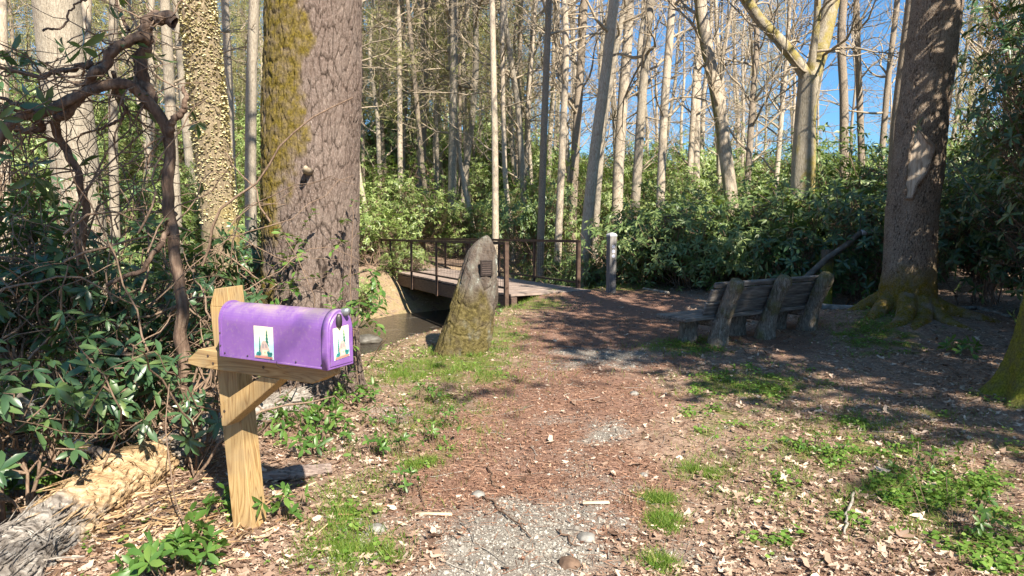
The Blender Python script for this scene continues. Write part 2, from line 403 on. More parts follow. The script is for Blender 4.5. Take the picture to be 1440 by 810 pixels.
def bush(name, seed, size, nst, nwh, near, L, mats, twigs=1.0, zmin=.1, hollow=.45, group=None, k=7, w=.3):
    """a shrub: stems from the ground, twigs, whorls of leaves; returns its Empty"""
    rng = np.random.default_rng(seed); sx, sy, sz = size; root = empty(name)
    # clumped crown
    nc = max(6, nwh//26); cc = rng.normal(0, 1, (nc, 3)); cc = nrm(cc)*rng.uniform(hollow, 1, (nc, 1)); cc = cc*np.array([sx, sy, sz*.5])+np.array([0, 0, sz*.56])
    cc[:, 2] = np.maximum(cc[:, 2], sz*zmin+.1)
    ci = rng.integers(0, nc, nwh); C = cc[ci]+rng.normal(0, 1, (nwh, 3))*np.array([sx, sy, sz*.5])*.2
    C[:, 2] = np.maximum(C[:, 2], sz*zmin); D = nrm((C-np.array([0, 0, sz*.35]))/np.array([sx, sy, sz])+np.array([0, 0, .35])+rng.normal(0, .25, (nwh, 3)))
    f = MB(); whorls(f, C, D, L, rng, near, w, k)
    st = MB()
    # stems to clump centres
    ns = min(nst, nc); idx = rng.permutation(nc)[:ns]; S = np.c_[rng.normal(0, sx*.16, ns), rng.normal(0, sy*.16, ns), np.full(ns, -.15)]
    K = 8; tt = np.linspace(0, 1, K)[None, :, None]; E = cc[idx]; mid = np.stack([S[:, 0]*.6+E[:, 0]*.35, S[:, 1]*.6+E[:, 1]*.35, E[:, 2]*.55], 1)
    Pm = S[:, None]*(1-tt)**2+2*mid[:, None]*tt*(1-tt)+E[:, None]*tt**2 + rng.normal(0, .03*sz, (ns, K, 3))*np.sin(tt*np.pi)
    r0 = rng.uniform(.012, .03, ns)*max(.6, sz/3); R = r0[:, None]*np.linspace(1, .35, K)[None]
    V, Qs = tubes(Pm, R, 6 if near else 4); st.add(V, Qs)
    # twigs from stems to whorls
    nt = int(nwh*twigs); pk = rng.permutation(nwh)[:nt]; Ec = C[pk]
    d2 = ((Ec[:, None]-E[None])**2).sum(-1); a = d2.argmin(1); u = rng.integers(3, K, nt); Sx = Pm[a, u]
    t5 = np.linspace(0, 1, 5)[None, :, None]; Pt = Sx[:, None]*(1-t5)+Ec[:, None]*t5; Pt = Pt+rng.normal(0, .03, Pt.shape)*np.sin(t5*np.pi)*2
    Pt[:, :, 2] -= (np.sin(t5*np.pi)*.12*np.linalg.norm(Ec-Sx, axis=1)[:, None, None])[:, :, 0]
    V, Qs = tubes(Pt, np.linspace(.008, .003, 5)[None]*np.ones((nt, 1))*(1 if near else 1.5), 4 if near else 3); st.add(V, Qs)
    f.build('foliage', mats[0], root); st.build('stem', mats[1], root)
    return root

# ------------------------------------------------------------------ trees
def trunk_mesh(mb, pts, radii, nth, nz, amp, cell, flare=0., moss=None, seed=0, roots=5, lump=.05):
    """pts polyline; bark plates displaced in the mesh. cell = (width, height) of a plate in metres"""
    A = resample(np.c_[np.asarray(pts, float), radii], nz); C = A[:, :3]; Rr = A[:, 3]
    d = np.r_[0, np.cumsum(np.linalg.norm(np.diff(C, axis=0), axis=1))]
    t = nrm(np.gradient(C, axis=0)); a = nrm(np.cross(t, np.array([0, 1., 0]))*-1); a = np.where(np.isfinite(a), a, np.array([1., 0, 0])); b = np.cross(t, a)
    th = np.arange(nth)*2*np.pi/nth; TH, D = np.meshgrid(th, d); RR = Rr[:, None]*np.ones_like(TH); ck = np.zeros(TH.shape)
    cx, cy = np.cos(TH), np.sin(TH)
    if flare > 0:
        fl = flare*np.exp(-D/(.35*max(.3, Rr[0]*2)))*(1+.55*np.cos(roots*TH+seed)+.35*np.cos((roots+2)*TH+2*seed)); RR = RR*(1+fl)
    RR = RR*(1+lump*(fbm(cx*1.3+seed, cy*1.3, D*1.4, seed, 3)-.5)*2)
    if amp > 0:
        nu = max(6, int(2*np.pi*Rr.mean()/cell[0])); wu = TH/(2*np.pi)*nu
        warp = (fbm(cx*3, cy*3, D*3, seed+5, 4)-.5)*1.5
        f, cid = voro(wu+warp*.9, D/cell[1]+warp*.8, nu, seed)
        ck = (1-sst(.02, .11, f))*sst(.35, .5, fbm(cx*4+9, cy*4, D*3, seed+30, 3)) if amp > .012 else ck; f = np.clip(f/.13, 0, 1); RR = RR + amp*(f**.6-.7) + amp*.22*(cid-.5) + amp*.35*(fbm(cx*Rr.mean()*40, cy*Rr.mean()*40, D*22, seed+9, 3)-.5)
    V = C[:, None]+RR[..., None]*(a[:, None]*cx[..., None]+b[:, None]*cy[..., None])
    i = np.arange(nz-1)[:, None]*nth; j = np.arange(nth)[None]; j2 = (j+1) % nth
    Qs = np.stack([i+j, i+j2, i+nth+j2, i+nth+j], -1).reshape(-1, 4)
    ms = np.zeros(TH.shape) if moss is None else moss(V, TH, D)
    ms = np.clip(ms, 0, 1)
    if amp > .01: V = V + (V-C[:, None])/np.maximum(RR, .01)[..., None]*(ms*(.004+.022*fbm(V[..., 0]*28, V[..., 1]*28, V[..., 2]*28, seed+3, 3)))[..., None]
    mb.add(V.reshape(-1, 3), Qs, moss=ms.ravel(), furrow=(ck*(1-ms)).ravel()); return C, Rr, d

def limbs(mb, C, Rr, zmin, n, L, rng, up=.5, lev=3, sub=(5, 5), tw=.3, zmax=99, side=None, rs=1.0):
    """bare limbs, sub-branches and twigs off a trunk centre line; returns twig tips"""
    ok = np.where((C[:, 2] > zmin) & (C[:, 2] < zmax))[0]
    if len(ok) < 2: return np.zeros((0, 3)), np.zeros((0, 3))
    i = rng.choice(ok, n); th = rng.uniform(0, 6.28, n) if side is None else rng.normal(side, .7, n)
    D = np.stack([np.cos(th), np.sin(th), rng.normal(up, .25, n)], 1); Ls = L*rng.uniform(.5, 1.15, n)
    P = walk(C[i], D, Ls, 8, rng, .16, .04); r0 = np.minimum(Rr[i]*.45, .05*rs*rng.uniform(.4, 1, n)*L/3)
    V, Qs = tubes(P, r0[:, None]*np.linspace(1, .3, 8)[None], 5); mb.add(V, Qs)
    tips, td = P[:, -1], P[:, -1]-P[:, -2]
    for l in range(lev-1):
        m = sub[min(l, len(sub)-1)]; N = len(P)
        ii = np.repeat(np.arange(N), m); k = rng.integers(2, P.shape[1], N*m); S = P[ii, k]; T = P[ii, k]-P[ii, k-1]
        D = nrm(T)+rng.normal(0, .6, (N*m, 3))+np.array([0, 0, .15]); Lp = np.repeat(Ls, m)*rng.uniform(.3, .6, N*m)
        rp = np.repeat(r0, m)*.42; P = walk(S, D, Lp, 6, rng, .2, .02)
        V, Qs = tubes(P, np.maximum(rp, .0035)[:, None]*np.linspace(1, .35, 6)[None], 3); mb.add(V, Qs)
        Ls, r0 = Lp, rp; tips, td = P[:, -1], P[:, -1]-P[:, -2]
    return tips, td
def needles(mb, C, D, rng, L=.22, k=9, w=.07):
    tv = np.array([(0, 0, 0), (1, w, 0), (1, -w, 0)]); n = len(C)
    for q in range(k):
        X = nrm(nrm(D)*.5+rng.normal(0, .7, (n, 3))); inst(mb, tv, None, [(0, 1, 2)], rots(X, rng, None, 1.5), C+rng.normal(0, .12, (n, 3)), L*rng.uniform(.6, 1.2, n), np.clip(rng.normal(.5, .25, n), 0, 1))

def px_tree(name, way, Y, wpx, bark, label, seed, top=17, limb=None, amp=.0, moss=None, cat='tree', group=None, nth=20, nz=60, flare=.25, taper=.5, twig=M_TWIG, cell=(.05, .12), pine=False, extra=None):
    """a tree whose trunk passes through measured points; wpx = width of the trunk in the photograph, low down"""
    rng = np.random.default_rng(seed)
    P = [at(px, py, Y) for px, py in way]
    b = P[0]; g = hz(b[0], b[1]); d0 = P[1]-P[0]
    base = b - d0*(b[2]-g)/d0[2] if abs(d0[2]) > .01 else b; base = np.array([b[0]+(base[0]-b[0])*.6, Y, g-.25])
    pts = [base]+[p for p in P if p[2] > g+.15]
    dt = pts[-1]-pts[-2]; dt = dt/np.linalg.norm(dt); dt = nrm(dt*.7+np.array([0, 0, .3]))
    if pts[-1][2] < top:
        k = (top-pts[-1][2])/dt[2]; pts += [pts[-1]+dt*k*.5+np.array([rng.normal(0, .1), rng.normal(0, .15), 0]), pts[-1]+dt*k]
    pts = np.array(pts); r0 = wpx*Y/1000/2; z = pts[:, 2]; rr = r0*(1-(1-taper)*np.clip((z-g)/(top-g), 0, 1))
    rr = np.maximum(rr, .01)
    root = empty(name, base); pl = pts-base
    tm = MB(); C, Rr, d = trunk_mesh(tm, pl, rr, nth, nz, amp, cell, flare, moss, seed)
    tr = tm.build('trunk', bark, root)
    cm = MB(); z0 = base[2]
    if limb:
        tips, td = limbs(cm, C, Rr, limb[0]-z0, limb[1], limb[2], rng, limb[3] if len(limb) > 3 else .5, rs=1+.15*limb[2])
        if pine:
            root['x'] = 1; del root['x']
            keep = rng.random(len(tips)) < .9
            nm = MB(); needles(nm, tips[keep], td[keep], rng, .3, 8, .05); nm.build('needles', PNEEDLE, root)
    if extra: extra(cm, C, Rr, rng, base)
    if cm.n: cm.build('crown', twig, root)
    tag(root, label, cat, group); return root

# near trees
def moss_left(amt, ang, wid, seed, lo=0, hi=99):
    def f(V, TH, D):
        n = fbm(V[..., 0]*3, V[..., 1]*3, V[..., 2]*2.2, seed, 4); a = np.cos(TH-ang)
        hgt_ = np.where(D > 3.1, .12, np.where(D > 1.6, -.12, -.45)) if amt == 1. else 0
        return sst(.0, .4, (a-(1-wid))+hgt_+(n-.5)*3.2+(fbm(V[..., 0]*9, V[..., 1]*9, V[..., 2]*7, seed+2, 3)-.5)*1.2)*amt
    return f
def moss_base(h, ang=None, wid=.5, amt=1., seed=4):
    def f(V, TH, D):
        n = fbm(V[..., 0]*4, V[..., 1]*4, V[..., 2]*4, seed, 4); m = 1-sst(h*.6, h*1.3, D+(n-.5)*h*1.2)
        if ang is not None:
            m = np.maximum(m, sst(0, .3, np.cos(TH-ang)-(1-wid)+(n-.5)*1.4))
        return m*amt
    return f
def vines(mb, C, Rr, rng, base): pass

# big pine behind the mailbox (trunk widens downwards)
def knot(cm, C, Rr, rng, base):
    p = at(430, 240, 5.72)-base
    P_ = np.array([p+(0, .1, 0), p+(0, 0, 0), p+(.02, -.07, .02)]); V, q = tubes(P_, np.array([.035, .03, .018]), 8); cm.add(V, q, caps(3, 8))
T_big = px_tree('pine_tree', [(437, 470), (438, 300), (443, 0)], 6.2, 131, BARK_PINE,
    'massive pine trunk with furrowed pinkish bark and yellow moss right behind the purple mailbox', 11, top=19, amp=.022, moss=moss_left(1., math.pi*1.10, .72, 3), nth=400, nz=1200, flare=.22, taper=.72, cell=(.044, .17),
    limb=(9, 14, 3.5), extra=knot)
# right leaning tree by the bench
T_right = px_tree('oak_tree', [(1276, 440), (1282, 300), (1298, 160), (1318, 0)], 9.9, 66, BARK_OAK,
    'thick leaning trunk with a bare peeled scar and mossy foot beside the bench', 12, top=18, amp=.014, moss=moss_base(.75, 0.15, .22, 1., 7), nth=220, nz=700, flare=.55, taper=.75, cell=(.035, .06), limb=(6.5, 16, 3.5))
scar = MB()
c = at(1276, 232, 9.9); SR = .30
us = np.linspace(-1, 1, 13); vs = np.linspace(0, 1, 30); U_, V_ = np.meshgrid(us, vs)
lft = -.30-.05*np.sin(V_*5)+.10*(vn(V_*9, 0, 0, 3)-.5); rgt = np.where(V_ < .72, -.06+.52*sst(0, .5, V_), .46-.65*(V_-.72)/.28)+.12*(vn(V_*11, 4, 0, 3)-.5); rgt = np.maximum(rgt, lft+.05)
ang = -math.pi/2-.52+(lft+rgt)/2+(rgt-lft)/2*U_
zc = c[2]-.46+V_*.95; axx = np.interp(zc, [at(1276, 440, 9.9)[2], at(1282, 300, 9.9)[2], at(1298, 160, 9.9)[2], at(1318, 0, 9.9)[2]], [at(1276, 440, 9.9)[0], at(1282, 300, 9.9)[0], at(1298, 160, 9.9)[0], at(1318, 0, 9.9)[0]])
rb = .372+.02*(fbm(U_*6, V_*2, 0, 5)-.5)-.022*(1-U_**2)
SV = np.stack([axx+rb*np.cos(ang), 9.9+rb*np.sin(ang), zc], -1)-np.array(T_right.location)
i = np.arange(29)[:, None]*13; j = np.arange(12)[None]
scar.add(SV.reshape(-1, 3), np.stack([i+j, i+j+1, i+14+j, i+13+j], -1).reshape(-1, 4))
e_ = np.concatenate([SV[:, 0], SV[::-1, -1]]); 
rim_ = np.vstack([e_, e_[:1]]); V, q = tubes(rim_, np.full(len(rim_), .02)*(1+1.2*(vn(np.arange(len(rim_))*.5, 0)-.5)), 7)
scar.add(V, q, m=1, moss=0)
M_SCAR = m_solid('peeled_wood', [(.3, (.22, .16, .12)), (.5, (.50, .41, .32)), (.7, (.66, .58, .48))], 5, .5, stretch=(6, 6, 1))
o = scar.build('peeled_scar', [M_SCAR, BARK_OAK], T_right)
rng = np.random.default_rng(91); rm = MB(); tb_ = np.array(T_right.location)
for q, (a_, L_, r_) in enumerate(((-2.9, 1.1, .13), (-2.35, 1.3, .15), (-1.75, .9, .16), (-1.1, 1.0, .14), (-.35, 1.2, .13), (.5, .8, .12), (2.6, .9, .12))):
    t_ = np.linspace(0, 1, 9); xx = tb_[0]+np.cos(a_+.25*np.sin(t_*3+q))*(.22+t_*L_); yy = tb_[1]+np.sin(a_+.25*np.sin(t_*3+q))*(.22+t_*L_)
    zz_ = H(xx, yy)+.20*(1-t_)**2-.045-.05*t_+.03*np.sin(t_*7+q); trunk_mesh(rm, np.stack([xx, yy, zz_], 1)-tb_, r_*(1-t_*.72), 22, 60, .01, (.04, .08), 0, lambda V, TH, D: sst(.2, .45, fbm(V[..., 0]*6, V[..., 1]*6, V[..., 2]*6, 9, 3)), 90+q, lump=.2)
rm.build('root', BARK_OAK, T_right)
# mossy leaning trunk at the right edge
px_tree('mossy_tree', [(1476, 540), (1512, 400), (1595, 100)], 5.7, 110, BARK_MOSS, 'moss covered tree foot leaning out of the right edge of the clearing', 13, top=12,
    amp=.012, moss=lambda V, TH, D: sst(.15, .4, fbm(V[..., 0]*5, V[..., 1]*5, V[..., 2]*5, 9, 3))*1., nth=160, nz=300, flare=.75, taper=.6, cell=(.05, .08))
# left trunks
px_tree('beech_tree', [(118, 330), (92, 120), (78, 0)], 9.6, 62, BARK_GREY, 'thick smooth pale grey trunk standing behind the twisted rhododendron limbs', 14, top=19, amp=.003, nth=80, nz=160, flare=.2, taper=.75, cell=(.3, .1), limb=(6.5, 16, 4))
T_l = px_tree('lichen_tree', [(318, 420), (300, 220), (277, 0)], 7.6, 48, BARK_LICH, 'trunk scaled all over with pale yellow lichen flakes between grey tree and big pine', 15, top=17, amp=.012, nth=120, nz=400, flare=.15, taper=.8, cell=(.03, .03),
    moss=lambda V, TH, D: sst(.4, .6, fbm(V[..., 0]*2, V[..., 1]*2, V[..., 2]*1.2, 2, 3)), limb=(6, 10, 3))
# the flakes themselves
rng = np.random.default_rng(5); n = 10500; zz = 1.5+3.8*rng.random(n)**.85; th = rng.uniform(0, 6.28, n)
b0 = np.array(T_l.location); Pz = [at(318, 420, 7.6), at(300, 220, 7.6), at(277, 0, 7.6)]
axl = np.interp(zz, [p[2] for p in Pz], [p[0] for p in Pz]); rl = np.interp(zz, [.5, 5], [.182, .178])
Cn = np.stack([axl+rl*np.cos(th), 7.6+rl*np.sin(th), zz], 1)-b0; X_ = np.stack([np.cos(th), np.sin(th), rng.normal(-.35, .3, n)], 1)
fl = MB(); tv = np.array([(0, -.5, 0), (.5, -.55, .05), (.95, 0, 0), (.5, .55, .05), (0, .5, 0)]); inst(fl, tv, [(0, 1, 3, 4)], [(1, 2, 3)], rots(X_, rng, None, .5), Cn, rng.uniform(.008, .030, n)*(.6+.8*fbm(Cn[:, 0]*6, Cn[:, 1]*6, Cn[:, 2]*3, 2, 2)), rng.random(n))
fl.build('lichen', m_leaf('lichen_flake', (.30, .25, .10), (.52, .46, .25), (.70, .64, .42), .8, .2, .1, (.5, .45, .2)), T_l)

rngm = np.random.default_rng(77)
def mb0(h=1., a=None, w=.3): return moss_base(h, a, w)
pale = BARK_GREY
MAIN = [ # way, Y, wpx, bark, limb, top, label
 ([(245, 260), (238, 120), (232, 0)], 15, 16, pale, (4, 14, 2.5), 17, 'straight pale trunk seen between the twisted limb and the lichen scaled trunk', None),
 ([(352, 250), (353, 120), (358, 0)], 14, 17, pale, (4.5, 14, 2.5), 17, 'straight whitish trunk close beside the left edge of the big pine', None),
 ([(328, 300), (322, 120), (316, 0)], 17, 12, BARK_TAN, (4, 14, 2.5), 17, 'slim tan trunk half hidden by the lichen scaled trunk', None),
 ([(160, 260), (158, 100), (160, 0)], 16, 13, pale, (4, 14, 3), 17, 'slim pale trunk just right of the thick grey trunk', None),
 ([(118, 200), (120, 60), (122, 0)], 14, 15, BARK_TAN, (4, 14, 3), 17, 'mid brown trunk touching the edge of the thick grey trunk', None),
 ([(8, 300), (4, 120), (2, 0)], 10, 16, BARK_TAN, (4, 14, 3), 15, 'narrow tan trunk at the left margin behind the rhododendron', None),
 ([(563, 260), (562, 120), (561, 0)], 27, 8, BARK_TAN, (6, 26, 3), 22, 'very thin tan trunk nearest the right side of the big pine', None),
 ([(592, 250), (596, 120), (597, 0)], 30, 13, BARK_DARK, (6, 30, 3), 22, 'brownish trunk between two thin pale ones above the left end of the bridge', None),
 ([(636, 260), (638, 120), (639, 0)], 27, 13, pale, (8, 22, 3), 22, 'straight two-tone grey trunk on the slope above the standing stone', None),
 ([(655, 235), (664, 170), (670, 90), (668, 0)], 28, 10, pale, (6, 24, 3), 22, 'pale trunk bending slightly right between the grey trunk and the white one', None),
 ([(697, 340), (696, 200), (692, 0)], 19, 10, BARK_TAN, (6.5, 16, 1.6), 18, 'slender sunlit cream trunk rising directly behind the tip of the standing stone', None),
 ([(740, 240), (744, 120), (753, 0)], 30, 9, pale, (6, 26, 3), 22, 'slim pale trunk leaning a little right, first one right of the cream trunk', None),
 ([(727, 250), (730, 120), (733, 0)], 33, 8, BARK_DARK, (6, 26, 3), 22, 'thin dark trunk close behind the cream trunk above the bridge', None),
 ([(760, 345), (765, 180), (772, 0)], 20, 11, BARK_DARK, (6, 20, 2.6), 18, 'dark slender trunk rising from behind the bridge rail', None),
 ([(785, 340), (792, 180), (797, 60), (793, 0)], 21, 11, BARK_TAN, (5, 22, 2.6), 18, 'slender wavy tan trunk paired with the dark trunk behind the bridge rail', None),
 ([(806, 270), (813, 150), (822, 0)], 26, 13, BARK_DARK, (5, 24, 3), 20, 'brown trunk standing behind the leaning tan trunk', None),
 ([(825, 320), (836, 215), (852, 100), (864, 0)], 17.5, 17, BARK_TAN, (4.5, 20, 2.6, .6), 18, 'tan trunk leaning right beside the far end of the bridge rail', mb0(.9)),
 ([(840, 280), (848, 180), (862, 90), (880, 0)], 24, 10, pale, (5, 22, 3), 20, 'thin pale trunk leaning right just behind the leaning tan trunk', None),
 ([(893, 295), (902, 150), (915, 0)], 19, 14, pale, (4.5, 22, 2.8), 18, 'pale trunk left of a matching tan one above the trail marker post', None),
 ([(928, 300), (934, 150), (946, 0)], 18.5, 13, BARK_TAN, (4, 24, 2.8), 18, 'warm tan trunk of the pair above the trail marker post', None),
 ([(970, 250), (977, 120), (985, 0)], 30, 9, BARK_TAN, (5, 30, 3.5), 20, 'thin brown trunk left of the tree with a curved trunk', None),
 ([(1030, 290), (1020, 215), (1008, 130), (992, 60), (984, 0)], 15.5, 20, BARK_TAN, (3.2, 26, 2.4, .7), 16, 'pale curved trunk bowing left with orange moss at its foot', moss_base(1.5, 3.4, .3)),
 ([(1052, 240), (1060, 120), (1066, 50), (1058, 0)], 22, 10, BARK_DARK, (3, 30, 3.2, .8), 16, 'thin crooked dark tree between the curved trunk and forked one', None),
 ([(1092, 250), (1100, 150), (1108, 60)], 27, 8, BARK_TAN, (3, 34, 3.4, .8), 13, 'small twiggy tree just left of the forked trunk', None),
 ([(1187, 230), (1187, 130), (1182, 60), (1186, 0)], 19, 13, BARK_DARK, (6, 14, 2.4), 16, 'grey trunk first to the right of the forked tree', None),
 ([(1212, 230), (1208, 120), (1204, 0)], 21, 10, BARK_DARK, (4, 22, 2.4, .9), 16, 'thin dark trunk against blue sky, second right of the forked tree', None),
 ([(1238, 240), (1248, 120), (1262, 0)], 20, 9, BARK_DARK, (4, 16, 2.2), 16, 'thin dark leaning trunk just left of the pair beside the scarred tree', None),
 ([(1256, 270), (1264, 150), (1283, 0)], 14, 19, BARK_DARK, (4.2, 16, 2.2, .4), 16, 'straight brown trunk immediately left of the scarred leaning tree', None),
 ([(1415, 260), (1418, 120), (1425, 0)], 17, 14, pale, (4, 20, 2.6), 16, 'pale trunk glimpsed through the dark rhododendron by the right edge', None),
]
for k, (way, Y, w, bk, lb, top, lab, ms) in enumerate(MAIN):
    px_tree('forest_tree', way, Y, w, bk, lab, 100+k, top=top, limb=lb, moss=ms, nth=14, nz=50, amp=.004 if Y < 20 else 0, cell=(.05, .1), group='bare trees round the clearing')

# the forked mossy tree
def fork(cm, C, Rr, rng, base): pass
Yf = 15.; root = empty('forked_tree'); base = np.array([at(1131, 225, Yf)[0], Yf, hz(at(1131, 225, Yf)[0], Yf)-.2]); root.location = base
fm = MB(); A = lambda *p: np.array([at(x, y, Yf+dy)-base for x, y, dy in p])
mf = lambda V, TH, D: sst(.48, .62, fbm(V[..., 0]*4.5, V[..., 1]*4.5, V[..., 2]*2.6, 12, 4)+.1*np.cos(TH-.0))*.8
p0 = np.vstack([[0, 0, 0], A((1130, 225, 0), (1133, 160, 0), (1138, 108, 0))])
trunk_mesh(fm, p0, [.27, .235, .20, .21], 40, 90, .008, (.05, .1), .15, mf, 3)
C1, R1, _ = trunk_mesh(fm, A((1139, 118, 0), (1122, 88, -.1), (1095, 55, -.3), (1068, 28, -.4), (1042, -10, -.6), (1015, -60, -1), (985, -140, -1.4)), [.13, .125, .11, .105, .10, .08, .05], 24, 80, .005, (.04, .08), 0, mf, 4)
C2, R2, _ = trunk_mesh(fm, A((1137, 118, 0), (1150, 85, .1), (1160, 45, .2), (1172, -10, .3), (1190, -90, .3), (1200, -200, .3)), [.17, .165, .16, .155, .13, .08], 24, 80, .006, (.04, .08), 0, mf, 5)
C3, R3, _ = trunk_mesh(fm, A((1139, 110, 0), (1144, 70, -.15), (1149, 30, -.25), (1150, -10, -.35), (1156, -100, -.6)), [.08, .075, .068, .06, .04], 16, 60, .003, (.04, .08), 0, mf, 6)
fm.build('trunk', m_bark('yellow_mossy_bark', (.17, .14, .10), (.34, .29, .22), (.50, .45, .36), (.24, .19, .03), 2.4, .7), root)
cm = MB(); rng = np.random.default_rng(8)
for C_, R_ in ((C1, R1), (C2, R2), (C3, R3)): limbs(cm, C_, R_, 3.6, 12, 2.2, rng, .5)
cm.build('crown', M_TWIG, root); tag(root, 'pale yellow mossy tree whose trunk forks into three limbs above the bench bushes', 'tree', 'bare trees round the clearing')

# far trees: eight kinds, copied
kinds = []
for q in range(9):
    rng = np.random.default_rng(300+q); root = empty('distant_tree'); hgt = rng.uniform(19, 26); K = 7
    P = np.zeros((K, 3)); P[:, 2] = np.linspace(-.5, hgt, K); P[1:, :2] = np.cumsum(rng.normal(0, .28, (K-1, 2)), 0)
    r = rng.uniform(.11, .2); tm = MB(); C_, R_, _ = trunk_mesh(tm, P, np.linspace(r, r*.3, K), 8, 40, 0, (1, 1), .1, None, q)
    bk = [BARK_TAN, BARK_GREY, BARK_TAN, BARK_GREY, BARK_DARK, BARK_TAN, BARK_TAN, BARK_GREY, BARK_DARK][q]
    tm.build('trunk', bk, root); cm = MB(); pine = q >= 4
    tips, td = limbs(cm, C_, R_, 3.0 if not pine else 4.5, 24 if not pine else 52, 3.2 if not pine else 2.4, rng, .55 if not pine else .0, 3, (5, 4), rs=1.1)
    cm.build('crown', M_TWIG, root)
    if pine:
        nm = MB(); sel = rng.random(len(tips)) < .5; needles(nm, tips[sel], td[sel], rng, .38, 9, .045); nm.build('needles', PNEEDLE, root)
    kinds.append(root)
rng = np.random.default_rng(9); used = [False]*9; nfar = 0; spots = []
while nfar < 232:
    Y = 24+58*rng.random()**.8 if nfar < 150 else (rng.uniform(50, 105) if nfar < 198 else rng.uniform(23, 40)); px = rng.uniform(-120, 1560) if nfar < 150 else (rng.uniform(150, 1250) if nfar < 198 else rng.uniform(500, 1010)); x = (px-720)/1000*Y
    dcc, sd = creek(np.array([x]), np.array([Y]))
    if dcc[0] < 3.5: continue
    if 1060 < px < 1300 and rng.random() < .68: continue
    if 640 < px < 960 and rng.random() < .1: continue
    if any((x-a)**2+(Y-b)**2 < 1.2 for a, b in spots): continue
    spots.append((x, Y))
    left = px < 930
    q = int(rng.integers(0, 9)) if left and nfar < 198 else int(rng.choice([0, 1, 2, 3, 0, 2, 6]))
    if px < 740 and rng.random() < .68: q = int(rng.integers(4, 9))
    if q >= 4 and Y < 27: q -= 4 if q < 8 else 5
    if 740 < px < 980:
        q = int(rng.integers(0, 4))
        if rng.random() < .3: continue
    o = kinds[q] if not used[q] else copy_tree(kinds[q]); used[q] = True
    s_ = rng.uniform(.75, 1.15) if nfar < 198 else rng.uniform(.65, .9); o.location = (x, Y, hz(x, Y)); o.rotation_euler = (rng.normal(0, .03), rng.normal(0, .035), rng.uniform(0, 6.28)); o.scale = (s_, s_, s_)
    if q >= 4: tag(o, 'tall evergreen tree with thin needles among the woods far up the slope', 'pine tree', 'distant evergreens in the woods')
    else: tag(o, 'tall leafless tree with fine branches among the woods far up the slope', 'tree', 'distant leafless trees in the woods')
    nfar += 1

# ------------------------------------------------------------------ shrubs
mats_f = (LEAF_RHF, M_STEM); LEAF_MID = m_leaf('shade_toned_rhododendron_leaf', (.06, .105, .035), (.13, .19, .06), (.27, .33, .12), .42, .6, .2); mats_n = (LEAF_RH, M_STEM)  # LEAF_MID: darker leaf copy, thicket shade put into the colour
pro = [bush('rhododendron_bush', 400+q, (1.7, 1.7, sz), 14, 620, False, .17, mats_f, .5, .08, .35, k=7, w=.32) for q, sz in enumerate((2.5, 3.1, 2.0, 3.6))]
used = [False]*4; rng = np.random.default_rng(10); cnt = 0; sp = []
def put_bush(x, y, q, s_, lab, grp, m=None):
    global cnt
    o = pro[q] if not used[q] else copy_tree(pro[q]); used[q] = True
    o.location = (x, y, hz(x, y)-.1); o.rotation_euler = (0, 0, random.Random(cnt).uniform(0, 6.28)); o.scale = (s_, s_, s_*random.Random(cnt+5).uniform(.85, 1.15)); cnt += 1
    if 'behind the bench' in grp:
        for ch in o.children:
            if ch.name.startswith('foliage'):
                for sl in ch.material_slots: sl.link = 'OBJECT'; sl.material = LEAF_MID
    tag(o, lab, 'bush', grp); sp.append((x, y)); return o
tries = 0
while cnt < 150 and tries < 6000:
    tries += 1
    Y = 17.5+45*rng.random()**1.5; px = rng.uniform(-60, 1000); x = (px-720)/1000*Y
    dcc, sd = creek(np.array([x]), np.array([Y]))
    if dcc[0] < 3.9 or sd[0] < 0: continue
    if any((x-a)**2+(Y-b)**2 < 2.0+Y*.03 for a, b in sp): continue
    put_bush(x, Y, int(rng.integers(0, 4)), rng.uniform(.75, 1.1)*(1+.4*(Y > 34)), 'leafy rhododendron bush in the thicket on the slope across the creek', 'rhododendrons across the creek')
n1 = cnt; tries = 0
while cnt < n1+34 and tries < 6000:
    tries += 1
    Y = rng.uniform(24, 44); px = rng.uniform(880, 1420); x = (px-720)/1000*Y; dcc, sd = creek(np.array([x]), np.array([Y]))
    if dcc[0] < 3.5 or any((x-a)**2+(Y-b)**2 < 4.5 for a, b in sp): continue
    put_bush(x, Y, int(rng.integers(0, 4)), rng.uniform(1., 1.3), 'sunlit rhododendron bush beyond the thicket on the rising ground behind the bench', 'rhododendrons on the far rise at the right')
n0 = cnt; tries = 0
while cnt < n0+46 and tries < 6000:
    tries += 1
    Y = rng.uniform(14.8, 23); px = rng.uniform(905, 1500); x = (px-720)/1000*Y
    dcc, sd = creek(np.array([x]), np.array([Y]))
    if dcc[0] < 1.5: continue
    if px < 960 and Y < 16.3: continue
    if any((x-a)**2+(Y-b)**2 < 1.7 for a, b in sp): continue
    put_bush(x, Y, int(rng.choice([0, 2, 0, 1])), rng.uniform(.8, 1.05), 'dense dark green rhododendron bush in the thicket behind the bench', 'rhododendrons behind the bench')
for px, Y, q, s_ in ((835, 18.2, 2, .8), (860, 17.6, 2, .8), (900, 16.6, 2, .85), (790, 21, 2, .9), (745, 23, 1, .9), (1100, 14.2, 2, .8), (1190, 14.4, 2, .95), (1030, 14.8, 2, .9), (960, 15.2, 2, .9), (1245, 13.5, 0, .8)):
    put_bush((px-720)/1000*Y, Y, q, s_, 'dense dark green rhododendron bush in the thicket behind the bench', 'rhododendrons behind the bench')

